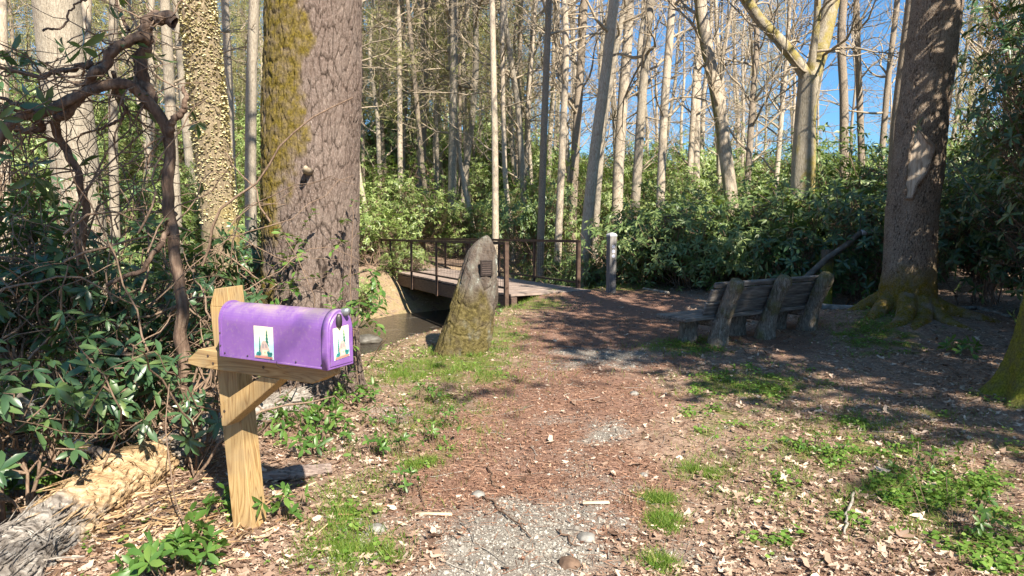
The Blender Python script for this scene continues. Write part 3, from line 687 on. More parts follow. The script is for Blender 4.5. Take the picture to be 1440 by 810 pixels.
# near, one by one
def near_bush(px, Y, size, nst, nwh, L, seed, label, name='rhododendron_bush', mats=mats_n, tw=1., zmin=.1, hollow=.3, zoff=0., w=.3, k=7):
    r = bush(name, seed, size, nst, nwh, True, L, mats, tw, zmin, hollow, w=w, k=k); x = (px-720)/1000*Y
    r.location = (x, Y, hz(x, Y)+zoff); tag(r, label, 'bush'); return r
near_bush(40, 4.9, (.85, .6, 1.75), 20, 290, .12, 501, 'rhododendron with glossy leaves and tangled stems at the left margin of the clearing')
near_bush(150, 4.3, (.5, .4, 1.05), 12, 90, .12, 523, 'small rhododendron with large drooping leaves above the dead branch')
near_bush(205, 5.6, (.75, .55, 1.75), 18, 210, .12, 502, 'rhododendron with bare tangled stems left of the mailbox post')
near_bush(-40, 3.5, (.62, .5, 1.0), 12, 120, .11, 503, 'low broad leaved rhododendron spilling over the rotten log end at the left')
near_bush(90, 7.6, (1.5, .8, 3.0), 22, 560, .12, 504, 'taller rhododendron behind the tangled ones in front of the grey trunk')
near_bush(330, 6.9, (.5, .4, 1.7), 12, 110, .10, 505, 'thin rhododendron sprouting between the mailbox post and the big pine')
near_bush(-20, 6.0, (.7, .6, 3.6), 14, 170, .11, 506, 'tall loose rhododendron rising at the left edge of the view')
near_bush(1570, 8.8, (1.75, 1.5, 4.6), 26, 1500, .14, 511, 'tall dark rhododendron wall right of the scarred leaning tree')
near_bush(1620, 7.2, (1.3, 1.2, 4.0), 24, 900, .13, 512, 'dark drooping rhododendron reaching in over the mossy tree foot')
near_bush(1450, 12.6, (1.9, 1.1, 5.2), 26, 1300, .15, 513, 'dark rhododendron filling the gap behind the scarred leaning tree')
near_bush(1215, 12.4, (1.0, .8, 2.2), 16, 280, .15, 514, 'rhododendron behind the log handrail between the bench and scarred tree')
near_bush(1120, 12.6, (.8, .6, 1.7), 14, 190, .16, 515, 'rhododendron with drooping bluish leaves right behind the bench backrest')
for k_, (bxx, byy, s_) in enumerate(((-4.0, 17.6, .42), (-5.0, 18.6, .6), (-6.3, 17.2, .55), (-3.1, 20.4, .45), (-7.5, 14.5, .6))):
    put_bush(bxx, byy, 2, s_, 'small leafy rhododendron on the far creek bank beside the footbridge', 'small bushes on the far creek bank')
near_bush(1385, 11.2, (1.0, .8, 2.4), 18, 500, .14, 521, 'lower dark rhododendron bush in the shade right of the mossy root mound')
near_bush(1500, 10.0, (1.1, .9, 2.2), 18, 520, .14, 522, 'lowest dark rhododendron bush in front of the tall rhododendron wall')
near_bush(262, 4.35, (.28, .25, 1.0), 8, 34, .10, 524, 'slim rhododendron shoot covering the foot of the twisted stem')
# creeper round the pine and at its foot
def creeper(name, pts, n, L, seed, label, spread=.12, mat=LEAF_SM, w=.42, rnd=None):
    rng = np.random.default_rng(seed); pts = np.asarray(pts, float); b = pts[0].copy(); root = empty(name, b); A = resample(pts-b, 40)
    st = MB(); V, q = tubes(A, np.linspace(.006, .003, 40), 5); st.add(V, q)
    k = rng.integers(2, 40, n//7+1); T = nrm(np.gradient(A, axis=0))[k]; D = nrm(T*.4+rng.normal(0, .7, T.shape)+np.array([0, -.2, .1])); Ls = rng.uniform(.1, .35, len(k))*spread/.12
    P = walk(A[k], D, Ls, 8, rng, .15, -.10); V, q = tubes(P, np.linspace(.003, .0015, 8)[None]*np.ones((len(k), 1)), 3); st.add(V, q)
    f = MB(); tv, tq, tt = leaf_t(w, .15, .05)
    for s_ in (-1, 1):
        for m in range(1, 8):
            S = P[:, m]; T2 = nrm(P[:, m]-P[:, m-1]); sd = nrm(np.cross(T2, np.array([0, 0, 1.])))*s_; X = nrm(sd+T2*.8+rng.normal(0, .2, S.shape)+np.array([0, 0, -.15])); keep = rng.random(len(S)) < .6
            if keep.any(): inst(f, tv, tq, tt, rots(X[keep], rng, None, .4), S[keep], L*rng.uniform(.6, 1.2, keep.sum()), rng.random(keep.sum()))
    f.build('foliage', mat, root); st.build('stem', M_STEM, root); tag(root, label, 'vine'); return root
creeper('climbing_vine', [at(395, 560, 5.5), at(385, 450, 5.55), at(400, 380, 5.6), at(420, 335, 5.62)], 190, .075, 21, 'leafy vine climbing the pine trunk right above the mailbox', .14)
creeper('climbing_vine', [at(505, 560, 5.75), at(498, 480, 5.7), at(492, 400, 5.72), at(497, 300, 5.74)], 120, .06, 22, 'thin vine up the right edge of the big pine trunk', .13)
creeper('leafy_branch', [at(455, 455, 5.3), at(490, 432, 5.2), at(520, 425, 5.1), at(545, 445, 5.05)], 110, .075, 23, 'leafy sprig arching right of the pine above the mailbox door', .12)
creeper('leafy_branch', [at(500, 385, 5.6), at(520, 380, 5.5), at(530, 400, 5.5), at(535, 425, 5.4)], 60, .07, 24, 'drooping leafy sprig below the left end of the bridge rail', .13)
def plant(px, py, r, n, L, seed, label, name='leafy_plant', w=.36, z=None, h=.18, grp=None, mat=LEAF_SM):
    g = gnd(px, py); rng = np.random.default_rng(seed); x, y = g[0], g[1]; root = empty(name, (x, y, hz(x, y)))
    n = int(n*1.5); C = np.c_[rng.normal(0, r*.5, n), rng.normal(0, r*.5, n), rng.uniform(.25, 1, n)*h]
    gz = H(C[:, 0]+x, C[:, 1]+y)-hz(x, y); C[:, 2] += gz; D = nrm(np.c_[C[:, :2]*1.2/r, np.full(n, .8)]+rng.normal(0, .3, (n, 3))); f = MB(); whorls(f, C, D, L, rng, True, w, 5, tilt=(.1, .6))
    S = C.copy(); S[:, :2] *= .5; S[:, 2] = gz-.03; t = np.linspace(0, 1, 5)[None, :, None]; P = S[:, None]*(1-t)+C[:, None]*t+rng.normal(0, .006, (n, 5, 3)); st = MB(); V, q = tubes(P, np.full((n, 5), .0022), 4); st.add(V, q)
    f.build('foliage', mat, root); st.build('stem', M_STEM, root); tag(root, label, 'plant', grp); return root
PL = [(405, 725, .10, 7, .075, 'small glossy plant at the right foot of the mailbox post'), (322, 715, .13, 10, .08, 'glossy evergreen plant at the left foot of the mailbox post'),
      (390, 615, .16, 12, .075, 'leafy plant in the shadow at the foot of the big pine'), (465, 610, .22, 18, .07, 'leafy plant on the litter below the purple mailbox door'),
      (505, 575, .2, 18, .065, 'leafy plant at the right foot of the big pine'), (440, 640, .14, 9, .07, 'leafy plant beside the piece of fallen bark'),
      (600, 565, .13, 14, .045, 'low ragged leafed weed in the grass before the standing stone'), (610, 620, .12, 12, .045, 'low weed in the litter at the left side of the path'),
      (570, 695, .07, 8, .045, 'small bright green weed alone on the litter by the gravel'), (1225, 440, .18, 12, .08, 'small sapling with light leaves left of the scarred tree foot'),
      (1350, 500, .22, 14, .09, 'leafy fern-like plant right of the mossy root mound'), (520, 640, .15, 10, .06, 'creeping green plant on the leaf litter between pine and path'),
      (250, 800, .28, 26, .08, 'broad leafed plants in the bottom left corner before the rotten log'), (700, 445, .12, 10, .05, 'tuft of green weeds right of the standing stone'),
      (540, 600, .16, 9, .05, 'sparse low weed on the litter right of the pine foot'), (475, 545, .2, 18, .06, 'leafy sprigs growing against the pine bark below the mailbox door'),
      (425, 600, .18, 14, .065, 'leafy sprigs under the mailbox between post and pine'), (565, 640, .14, 9, .045, 'flat weed beside the small dark stick on the litter'), (640, 600, .12, 9, .04, 'small flat weed at the left edge of the mulch path'),
      (1140, 640, .2, 12, .04, 'patch of round leaved weeds in the sun right of the path'), (1290, 665, .25, 18, .045, 'larger patch of bright round leaved weeds in the sunny litter'), (1345, 735, .2, 14, .05, 'bright leafy weed low in the sun near the right margin'),
      (30, 700, .25, 20, .10, 'dark leafy plant low at the left margin above the rotten log')]
for k, (px, py, r, n, L, lab) in enumerate(PL):
    plant(px, py, r, n, L, 600+k, lab, h=.16 if px != 1225 else .35)

# twisted limbs, upper left
tw = MB(); Yt = 4.6; rng = np.random.default_rng(31)
LIMBS = [([(262, 520, 0), (250, 400, 0), (245, 300, .05), (240, 230, 0), (232, 190, 0), (215, 145, -.05), (190, 122, -.1), (160, 113, -.15), (120, 118, -.2), (95, 142, -.25), (60, 162, -.3), (25, 172, -.35), (-20, 205, -.4)], 8.5, 4.5),
         ([(212, 150, 0), (200, 110, .03), (196, 70, .05), (205, 30, .05), (222, 20, 0), (240, 24, -.08)], 9, 7),
         ([(205, 52, 0), (185, 48, -.05), (168, 62, -.1), (145, 85, -.16), (130, 105, -.2), (115, 130, -.2), (85, 150, -.15), (50, 175, -.1), (20, 190, 0)], 6.5, 4),
         ([(130, 90, -.15), (95, 98, -.1), (60, 108, -.1), (20, 100, -.05), (-20, 92, 0)], 4, 2),
         ([(110, 130, -.2), (95, 160, -.2), (75, 170, -.1), (85, 200, 0), (110, 240, 0), (120, 300, .1), (110, 400, .2)], 6, 5),
         ([(160, 100, -.1), (165, 130, 0), (178, 155, 0), (172, 168, 0), (140, 182, .1)], 3, 2),
         ([(236, 200, 0), (240, 175, -.05), (258, 155, -.08), (262, 140, -.08), (258, 122, -.05)], 6, 2.5),
         ([(180, 42, .05), (170, 20, .05), (160, -10, .05)], 2.5, 1.5), ([(60, 42, -.1), (90, 40, 0), (100, 10, 0), (125, -5, 0)], 1.5, 1.2),
         ([(60, 165, -.3), (30, 150, -.4), (-20, 130, -.4)], 3, 2), ([(245, 300, .05), (225, 345, -.1), (200, 380, -.1), (150, 400, 0)], 4, 3)]
rt = at(262, 520, Yt); rt[2] = hz(rt[0], rt[1])-.1
for li, (L_, w0, w1) in enumerate(LIMBS):
    pp = np.array([at(a, b, Yt+c) for a, b, c in L_])
    if li == 0: pp = np.vstack([[pp[0][0]+.02, pp[0][1], rt[2]], pp])
    A = resample(np.c_[pp, np.linspace(w0, w1, len(pp))*Yt/1000], 70); A[:, :3] += np.stack([fbm(np.arange(70)*.25, li*7+q, 0, q) for q in range(3)], 1)*.03-.015
    rw = A[:, 3]*(1+.3*(fbm(np.arange(70)*.5, li, 0, 9)-.5))
    if li < 3:
        A[:, :3] += np.stack([fbm(np.arange(70)*.16, li*5+q, 0, q+50, 2) for q in range(3)], 1)*.09-.045
        trunk_mesh(tw, A[:, :3]-rt, rw, 26, 220, .006, (.018, .09), 0, None, 40+li, lump=.35)
    else:
        V, q = tubes(A[:, :3]-rt, rw, 10); tw.add(V, q, caps(70, 10))
root = empty('twisted_rhododendron', rt); tw.build('trunk', M_STEMR, root)
# twigs with a few whorls
S = []; D = []
for L_, w0, w1 in LIMBS[:6]:
    for a, b, c in L_[2:]: 
        for _ in range(3): S.append(at(a, b, Yt+c)-rt); D.append((rng.normal(-.6, .6), rng.normal(0, .5), rng.normal(0, .35)))
S = np.array(S); D = np.array(D); P = walk(S, D, rng.uniform(.3, .95, len(S)), 9, rng, .3, -.02); tg = MB(); V, q = tubes(P, np.linspace(.006, .002, 9)[None]*np.ones((len(S), 1)), 5); tg.add(V, q)
ii = np.repeat(np.arange(len(P)), 2); k = rng.integers(3, 8, len(ii)); P2 = walk(P[ii, k], rng.normal(0, 1, (len(ii), 3)), rng.uniform(.15, .45, len(ii)), 6, rng, .3, 0); V, q = tubes(P2, np.linspace(.0035, .0015, 6)[None]*np.ones((len(ii), 1)), 4); tg.add(V, q)
tg.build('twigs', M_STEM, root); f = MB(); sel = rng.random(len(P)) < .35; whorls(f, P[sel, -1], P[sel, -1]-P[sel, -2], .13, rng, True, .28, 6); f.build('foliage', LEAF_RH, root)
tag(root, 'old rhododendron with twisted bare limbs arching over the left thicket', 'bush')

# tangle of thin dead stems in the left thicket
tg = MB(); n = 210; b0 = np.array([-2.6, 4.6, hz(-2.6, 4.6)])
S = np.c_[rng.uniform(-3.6, -1.9, n), rng.uniform(4.0, 6.2, n), np.zeros(n)]; S[:, 2] = H(S[:, 0], S[:, 1])-.05
S[n//2:, 2] += rng.uniform(.2, 1.6, n-n//2); D = np.c_[rng.normal(0, .6, n), rng.normal(0, .4, n), rng.normal(.7, .5, n)]
P = walk(S, D, rng.uniform(.6, 1.9, n), 12, rng, .28, 0); V, q = tubes(P-b0, rng.uniform(.003, .011, n)[:, None]*np.linspace(1, .4, 12)[None], 5); tg.add(V, q)
o = tg.build('dead_stems', M_STEM); o.location = b0; tag(o, 'tangle of thin leafless grey stems under the left rhododendrons', 'dead stems', kind='stuff')

# ------------------------------------------------------------------ mailbox
g = gnd(352, 735); root = empty('mailbox', (g[0], g[1], hz(g[0], g[1])-.0), rad(-27.5)); MBX = root
LZ, LX = m_lumber('post_lumber', 'z'), m_lumber('beam_lumber', 'x')
tag(root, 'purple arched metal mailbox with two small stickers on a leaning yellow timber post', 'mailbox')
PH, PW = 1.25, .118; lean = math.tan(rad(5))
def ringbox(mb, secs, m=0):
    """loft of rectangular rings (list of 4x3)"""
    V = np.array(secs).reshape(-1, 3); n = len(secs); Q = [(k*4+a, k*4+(a+1) % 4, k*4+4+(a+1) % 4, k*4+4+a) for k in range(n-1) for a in range(4)]
    Q += [(3, 2, 1, 0), ((n-1)*4, (n-1)*4+1, (n-1)*4+2, (n-1)*4+3)]; mb.add(V, Q, None, m)
a = rad(10); ca, sa = math.cos(a), math.sin(a); R2 = np.array([[ca, -sa], [sa, ca]])
def corner(z, x0=-1, x1=1):
    h = PW/2; pts = [(x0*h, -h), (x1*h, -h), (x1*h, h), (x0*h, h)]
    return [[*(R2@np.array(p)+np.array([-lean*z, 0])), z] for p in pts]
pm = MB(); ringbox(pm, [corner(z) for z in (-.3, .2, .5, .8, 1.0, PH-.10)])
t0, t1 = corner(PH-.10), corner(PH); t1[0] = [t1[0][0]+.045, t1[0][1], PH-.01]; t1[3] = [t1[3][0]+.045, t1[3][1], PH-.01]
ringbox(pm, [t0, t1])
post = pm.build('post', LZ, root, False)
bv = post.modifiers.new('edge', 'BEVEL'); bv.width = .003; bv.segments = 2; bv.limit_method = 'ANGLE'
BZ = .948
bm_ = MB(); zz = BZ-.095
ringbox(bm_, [[(x, -.152, z0), (x, -.056, z0), (x, -.056, z1), (x, -.152, z1)] for x, z0, z1 in ((-.225, BZ-.085, BZ-.06), (-.14, BZ-.095, BZ-.002), (.2, BZ-.095, BZ-.002), (.60, BZ-.095, BZ-.002), (.685, BZ-.055, BZ-.002))])
bm_.build('crossbeam', LX, root, False).modifiers.new('edge', 'BEVEL').width = .003
br = MB(); p0, p1 = np.array([.0, 0, .545]), np.array([.245, 0, BZ-.095]); 
ringbox(br, [[(x0, -.148, z0), (x0, -.062, z0), (x1, -.062, z1), (x1, -.148, z1)] for x0, z0, x1, z1 in ((-.005, .57, -.012, .675), (.025, .575, .0, .69), (.40, BZ-.0975, .275, BZ-.0975))])
br.build('brace', m_lumber('brace_lumber', 'z'), root, False).modifiers.new('edge', 'BEVEL').width = .003
bo = MB()
for bx_s, bz_s in ((-.075, BZ-.03), (-.04, BZ-.065), (-.005, .62), (.02, .65), (.30, BZ-.05)):
    t_ = np.linspace(0, 2*np.pi, 12, endpoint=False); ra = np.array([.007*np.cos(t_), .007*np.sin(t_)]).T; yb = -.1545 if bz_s > .75 else -.1505
    bo.add(np.array([(bx_s+a_, yb, bz_s+c_) for a_, c_ in ra]+[(bx_s+a_, -.145, bz_s+c_) for a_, c_ in ra]), [(j, 12+j, 12+(j+1) % 12, (j+1) % 12) for j in range(12)], [(0, j, j+1) for j in range(1, 11)])
bo.build('screws', m_solid('rusty_metal', [(.3, (.06, .045, .035)), (.7, (.16, .12, .1))], 40, .2, .5, metal=.5), root, False)
s = NT('purple_paint'); c0 = s.coord(); gz = s.n('NewGeometry').outputs['Normal']; sep = s.n('SeparateXYZ', {'Vector': gz}).outputs[2]
dn = s.noise(c0, 9, 6, .7); dn2 = s.noise(c0, 60, 4, .7)
up = s.ramp(sep, [(.35, (0,)*3), (.85, (1,)*3)])
dm = s.math('MULTIPLY', up, s.ramp(dn, [(.36, (0,)*3), (.58, (.8,)*3)])); dm = s.math('ADD', dm, s.ramp(dn2, [(.55, (0,)*3), (.72, (.35,)*3)]))
pc = s.ramp(dn, [(.3, (.165, .075, .285)), (.7, (.235, .115, .36))])
pc = s.mix(dm, pc, (.33, .26, .27))
PURP = s.fin(pc, .42, s.bump(s.noise(c0, 5, 3), .25, .01, None), spec=.45, coat=.1)
METAL = m_solid('dark_metal', [(.3, (.03, .028, .03)), (.7, (.09, .08, .08))], 30, .2, .45, metal=.6)
WB, HB, ZS = .15, .25, .16; X0, X1 = .10, .755; YC = -.1475
def prof(w, h, zs, n=22, lip=0.):
    P = [(-w/2, 0), (-w/2, zs*.5), (-w/2, zs)]
    for k in range(1, n): th = math.pi-k*math.pi/n; P.append((w/2*math.cos(th), zs+(h-zs)*math.sin(th)))
    return np.array(P+[(w/2, zs), (w/2, zs*.5), (w/2, 0)])
def extr(mb, pr, xs, scl, m=0, caps_=(True, True)):
    n = len(pr); V = []
    for x, (s_, dz) in zip(xs, scl): V += [(x, YC+p[0]*s_, BZ+dz+p[1]*s_) for p in pr]
    Q = [(k*n+j, k*n+(j+1) % n, (k+1)*n+(j+1) % n, (k+1)*n+j) for k in range(len(xs)-1) for j in range(n)]
    T = []
    if caps_[0]: T += [(0, j+1, j) for j in range(1, n-1)]
    if caps_[1]: b = (len(xs)-1)*n; T += [(b, b+j, b+j+1) for j in range(1, n-1)]
    V = np.array(V); mb.add(V, Q, T, m)
pr = prof(WB, HB, ZS); bx = MB(); nX = 16; xs = np.linspace(X0, X1, nX)
extr(bx, pr, xs, [(1+.004*math.sin(k*2.1), 0) for k in range(nX)])
extr(bx, pr, [X0-.004, X0-.004, X0+.012, X0+.012], [(.98, .002), (1.035, -.003), (1.035, -.003), (1.0, 0)])
# folded bottom flange
bx.box(((X0+X1)/2, YC, BZ+.002), (X1-X0+.004, WB+.008, .006))
body = bx.build('box', PURP, root)
for p in body.data.polygons: p.use_smooth = abs(p.normal.x) < .5 and p.normal.z > .02
dr = MB(); prd = prof(WB+.014, HB+.008, ZS)
extr(dr, prd, [X1-.022, X1+.004, X1+.012, X1+.012, X1+.017], [(1, -.004), (1, -.004), (.97, 0), (.9, .008), (.86, .012)])
door = dr.build('door', PURP, root)
for p in door.data.polygons: p.use_smooth = abs(p.normal.x) < .6
lt = MB()
def ell(c, a, b, n=18): return [(c[0], c[1]+a*math.cos(t), c[2]+b*math.sin(t)) for t in np.linspace(0, 2*math.pi, n, endpoint=False)]
E1 = ell((X1+.020, YC-.022, BZ+.206), .014, .032); E2 = ell((X1+.033, YC-.022, BZ+.206), .012, .03)
V = np.array(E1+E2); lt.add(V, [(j, (j+1) % 18, 18+(j+1) % 18, 18+j) for j in range(18)], [(18, 18+j, 19+j) for j in range(1, 17)])
lt.build('latch', METAL, door)
lt = MB(); E1 = ell((X1+.012, YC+.02, BZ+.238), .014, .018); E2 = ell((X1+.045, YC+.02, BZ+.242), .012, .016)
lt.add(np.array(E1+E2), [(j, (j+1) % 18, 18+(j+1) % 18, 18+j) for j in range(18)], [(18, 18+j, 19+j) for j in range(1, 17)])
lt.build('pull_tab', m_solid('grey_metal', [(.3, (.15, .16, .17)), (.7, (.3, .31, .33))], 30, .2, .4, metal=.6), door)
rv = MB()
for x in np.linspace(X0+.03, X1-.03, 5): rv.box((x, YC-WB/2-.002, BZ+.016), (.008, .005, .008), bev=.002)
for z in (.05, .11): rv.box((X0+.006, YC-WB/2-.005, BZ+z), (.007, .005, .007), bev=.002)
rv.build('rivets', METAL, body)
wr = MB(); V, q = tubes(resample([(.46, YC-WB/2-.003, BZ+.008), (.47, YC-WB/2-.012, BZ-.008), (.50, YC-WB/2-.014, BZ-.016), (.54, YC-WB/2-.01, BZ-.012)], 16), np.full(16, .0014), 5); wr.add(V, q); wr.build('wire', METAL, body)
SC = {k: m_solid('sticker_'+k, [(.3, tuple(x*.9 for x in c)), (.7, c)], 20, 0, .45) for k, c in dict(tree=(.03, .13, .10), rock=(.50, .38, .33), rockdark=(.33, .27, .27), base=(.55, .20, .17), cream=(.80, .72, .45), bush=(.04, .22, .22)).items()}
s = NT('sticker_sky'); z_ = s.n('SeparateXYZ', {'Vector': s.n('TexCoord').outputs['Generated']}).outputs[2]
SC['sky'] = s.fin(s.ramp(z_, [(0, (.62, .74, .70)), (.4, (.38, .72, .74)), (.75, (.70, .80, .50)), (1, (.85, .80, .50))]), .45)
def sticker(parent, org, ux, uz, w, h, nr, name='sticker'):
    org, ux, uz, nr = [np.asarray(t, float) for t in (org, ux, uz, nr)]
    keys = ['sky', 'tree', 'rock', 'rockdark', 'base', 'cream', 'bush']; mbs = MB(); fl = np.dot(np.cross(ux, uz), nr) > 0
    def poly(pts, lay, m):
        V = np.array([org+ux*p[0]*w+uz*p[1]*h+nr*lay*.0006 for p in pts]); T = [(0, k, k+1) if fl else (0, k+1, k) for k in range(1, len(pts)-1)]; mbs.add(V, None, T, m)
    # sheet
    V = np.array([org+ux*a*w+uz*b*h+nr*l for l in (0, .0012) for a, b in ((0, 0), (1, 0), (1, 1), (0, 1))]); mbs.add(V, [(4, 5, 6, 7) if fl else (7, 6, 5, 4)]+[(k, (k+1) % 4, 4+(k+1) % 4, 4+k) for k in range(4)], None, 0)
    def fir(cx, b, t, wd, n, lay):
        for k in range(n):
            z0 = b+(t-b)*k/n; z1 = min(t, z0+(t-b)*1.6/n); ww = wd*(1-k/n*.85); poly([(cx-ww, z0), (cx+ww, z0), (cx, z1)], lay+k*.02, 1)
    fir(.30, .22, .70, .07, 8, 3); fir(.68, .2, .92, .14, 7, 3.2)
    poly([(.30, .08), (.84, .08), (.82, .3), (.72, .45), (.62, .55), (.5, .57), (.40, .5), (.34, .35)], 4.2, 2)
    poly([(.40, .33), (.52, .33), (.54, .46), (.44, .48)], 4.6, 3); poly([(.58, .36), (.7, .34), (.66, .46), (.58, .47)], 4.6, 3)
    poly([(.44, .12), (.70, .12), (.70, .28), (.44, .28)], 4.8, 5); poly([(.54, .17), (.6, .17), (.6, .23), (.54, .23)], 5.1, 4)
    for cx, cy, r in ((.2, .12, .1), (.3, .16, .08), (.82, .13, .11), (.74, .2, .07), (.90, .18, .06)): poly([(cx+r*math.cos(t), cy+r*.9*math.sin(t)) for t in np.linspace(0, 6.28, 9)[:-1]], 5.3, 6)
    poly([(.04, .02), (.96, .02), (.96, .08), (.04, .08)], 5.6, 4)
    return mbs.build(name, [SC[k] for k in keys], parent, False)
sticker(body, (.325, YC-WB/2*1.004-.0005, BZ+.012), (1, 0, 0), (0, 0, 1), .118, .148, (0, -1, 0))
sticker(door, (X1+.0178, YC-.05, BZ+.035), (0, 1, .05), (0, -.03, 1), .098, .14, (1, 0, 0))

# ------------------------------------------------------------------ standing stone
Ys = 8.0; bx0 = at(650, 495, Ys)[0]; root_l = np.array([bx0, Ys, hz(bx0, Ys)])
PRF = [(331, 683, 686), (334, 677, 689), (342, 667, 693), (352, 659, 697), (365, 654, 699.5), (390, 646, 700), (415, 638, 699), (440, 629, 696), (465, 620, 693), (485, 613, 690), (500, 608, 688), (540, 600, 688)]
zs_ = np.array([at(p[1], p[0], Ys)[2] for p in PRF][::-1]); xl = np.array([at(p[1], p[0], Ys)[0] for p in PRF][::-1]); xr = np.array([at(p[2], p[0], Ys)[0] for p in PRF][::-1])
nz, nt = 220, 160; zz = np.linspace(zs_[0], zs_[-1], nz); XL = np.interp(zz, zs_, xl); XR = np.interp(zz, zs_, xr)
th = np.linspace(0, 2*np.pi, nt, endpoint=False); TH, ZZ = np.meshgrid(th, zz); hw = ((XR-XL)/2)[:, None]; cx = ((XR+XL)/2)[:, None]-bx0
dp = np.interp(zz, [zs_[0], 1.0, zs_[-1]], [.24, .15, .05])[:, None]; dp = np.minimum(dp, hw*1.3)
e = .62; cxx = np.sign(np.cos(TH))*np.abs(np.cos(TH))**e; syy = np.sign(np.sin(TH))*np.abs(np.sin(TH))**.85
rr = 1+.16*(fbm(cxx*1.5, syy*1.5, ZZ*1.6, 41, 3)-.5)+.07*(np.abs(fbm(cxx*5, syy*5, ZZ*3.5, 43, 4)-.5)*2-.3)
fac, cid = voro(TH/(2*np.pi)*14, ZZ*3.2, 14, 4); rr = rr+.13*(cid-.5)*np.clip(fac*4, 0, 1)-.06*(1-np.clip(fac*9, 0, 1))+.03*(fbm(cxx*16, syy*16, ZZ*12, 44, 4)-.5)
V = np.stack([cx+hw*cxx*rr, dp*syy*rr, ZZ-root_l[2]], -1)
i = np.arange(nz-1)[:, None]*nt; j = np.arange(nt)[None]; j2 = (j+1) % nt
mm = sst(.35, .65, 1.3-(ZZ-.05)/.8+(fbm(V[..., 0]*4, V[..., 1]*4, V[..., 2]*2, 46, 4)-.5)*1.3-.5*V[..., 0]*1.2)
sm = MB().add(V.reshape(-1, 3), np.stack([i+j, i+j2, i+nt+j2, i+nt+j], -1).reshape(-1, 4), [((nz-1)*nt, (nz-1)*nt+k, (nz-1)*nt+k+1) for k in range(1, nt-1)], moss=mm.ravel())
s = NT('lichen_stone'); c0 = s.coord(); n1 = s.noise(s.coord((1, 1, .55)), 5, 6, .65, .4); n2 = s.noise(c0, 26, 5, .7); n3 = s.noise(c0, 7, 4)
b_ = s.ramp(n1, [(.36, (.04, .03, .024)), (.48, (.11, .085, .068)), (.57, (.17, .16, .135)), (.63, (.42, .46, .43))])
b_ = s.mix(s.ramp(n2, [(.45, (.0,)*3), (.6, (.6,)*3)]), b_, (.12, .10, .09))
mo = s.ramp(n2, [(.35, (.045, .034, .015)), (.5, (.105, .085, .03)), (.68, (.18, .145, .065))])
col = s.mix(s.math('MULTIPLY', s.attr('moss'), s.ramp(n3, [(.3, (.5,)*3), (.55, (1,)*3)])), b_, mo)
root = empty('standing_stone', root_l); tag(root, 'tall pointed standing stone with white lichen, mossy foot and a small dark plaque', 'standing stone')
sm.build('stone', s.fin(col, .9, s.bump(s.math('ADD', n1, n2), .8, .03), spec=.2), root)
pc_ = at(684, 377, Ys-.17)-root_l; pq = MB(); Rp = np.array(Matrix.Rotation(rad(6), 3, 'X')@Matrix.Rotation(rad(8), 3, 'Z'))
pq.box(pc_, (.135, .03, .175), Rp, bev=.004)
for k in range(6): pq.box(pc_+Rp@np.array([0, -.0165, .06-k*.024]), (.09 if k % 2 else .105, .004, .008), Rp, m=1)
pq.build('plaque', [m_solid('bronze', [(.3, (.03, .024, .022)), (.7, (.075, .06, .055))], 20, .2, .5, metal=.5), m_solid('bronze_raised', [(.3, (.12, .09, .08)), (.7, (.17, .13, .12))], 20, .2, .5, metal=.5)], root, False)

# ------------------------------------------------------------------ trail marker post
g = gnd(859, 412); root = empty('trail_marker_post', (g[0], g[1], hz(g[0], g[1])), rad(22)); Hp = 1.13
pm = MB(); ringbox(pm, [[(-.075, -.075, z), (.075, -.075, z), (.075, .075, z), (-.075, .075, z)] for z in (-.2, .5, Hp)])
pm.build('post', m_solid('weathered_post', [(.3, (.10, .09, .085)), (.5, (.17, .16, .155)), (.7, (.27, .255, .245))], 4, .5, stretch=(8, 8, .9)), root, False).modifiers.new('e', 'BEVEL').width = .006
cp = MB(); ringbox(cp, [[(-a, -a, z), (a, -a, z), (a, a, z), (-a, a, z)] for a, z in ((.08, Hp+.001), (.082, Hp+.03), (.06, Hp+.06), (.02, Hp+.078))])
cp.build('cap', m_solid('pale_cap', [(.3, (.32, .32, .34)), (.7, (.45, .45, .47))], 10, .2, .5), root, False)
for k in range(3):
    d_ = MB(); z = Hp-.20-k*.095
    for r, m, y in ((.034, 0, -.080), (.022, 1, -.083), (.010, 0, -.086)):
        t = np.linspace(0, 2*np.pi, 20, endpoint=False); Vf = np.stack([r*np.cos(t), 0*t+y, z+r*np.sin(t)], 1); Vb = Vf.copy(); Vb[:, 1] = -.0745
        d_.add(np.vstack([Vf, Vb]), [(j, 20+j, 20+(j+1) % 20, (j+1) % 20) for j in range(20)], [(0, j, j+1) for j in range(1, 19)], m)
    d_.build('marker_disc', [m_solid('disc_white', [(.3, (.5, .52, .62)), (.7, (.62, .64, .74))], 5, 0, .5), m_solid('disc_blue', [(.3, (.20, .22, .36)), (.7, (.26, .28, .42))], 5, 0, .5)], root, False)
tag(root, 'grey square trail post with pale cap and three round markers beside the footbridge end', 'post')

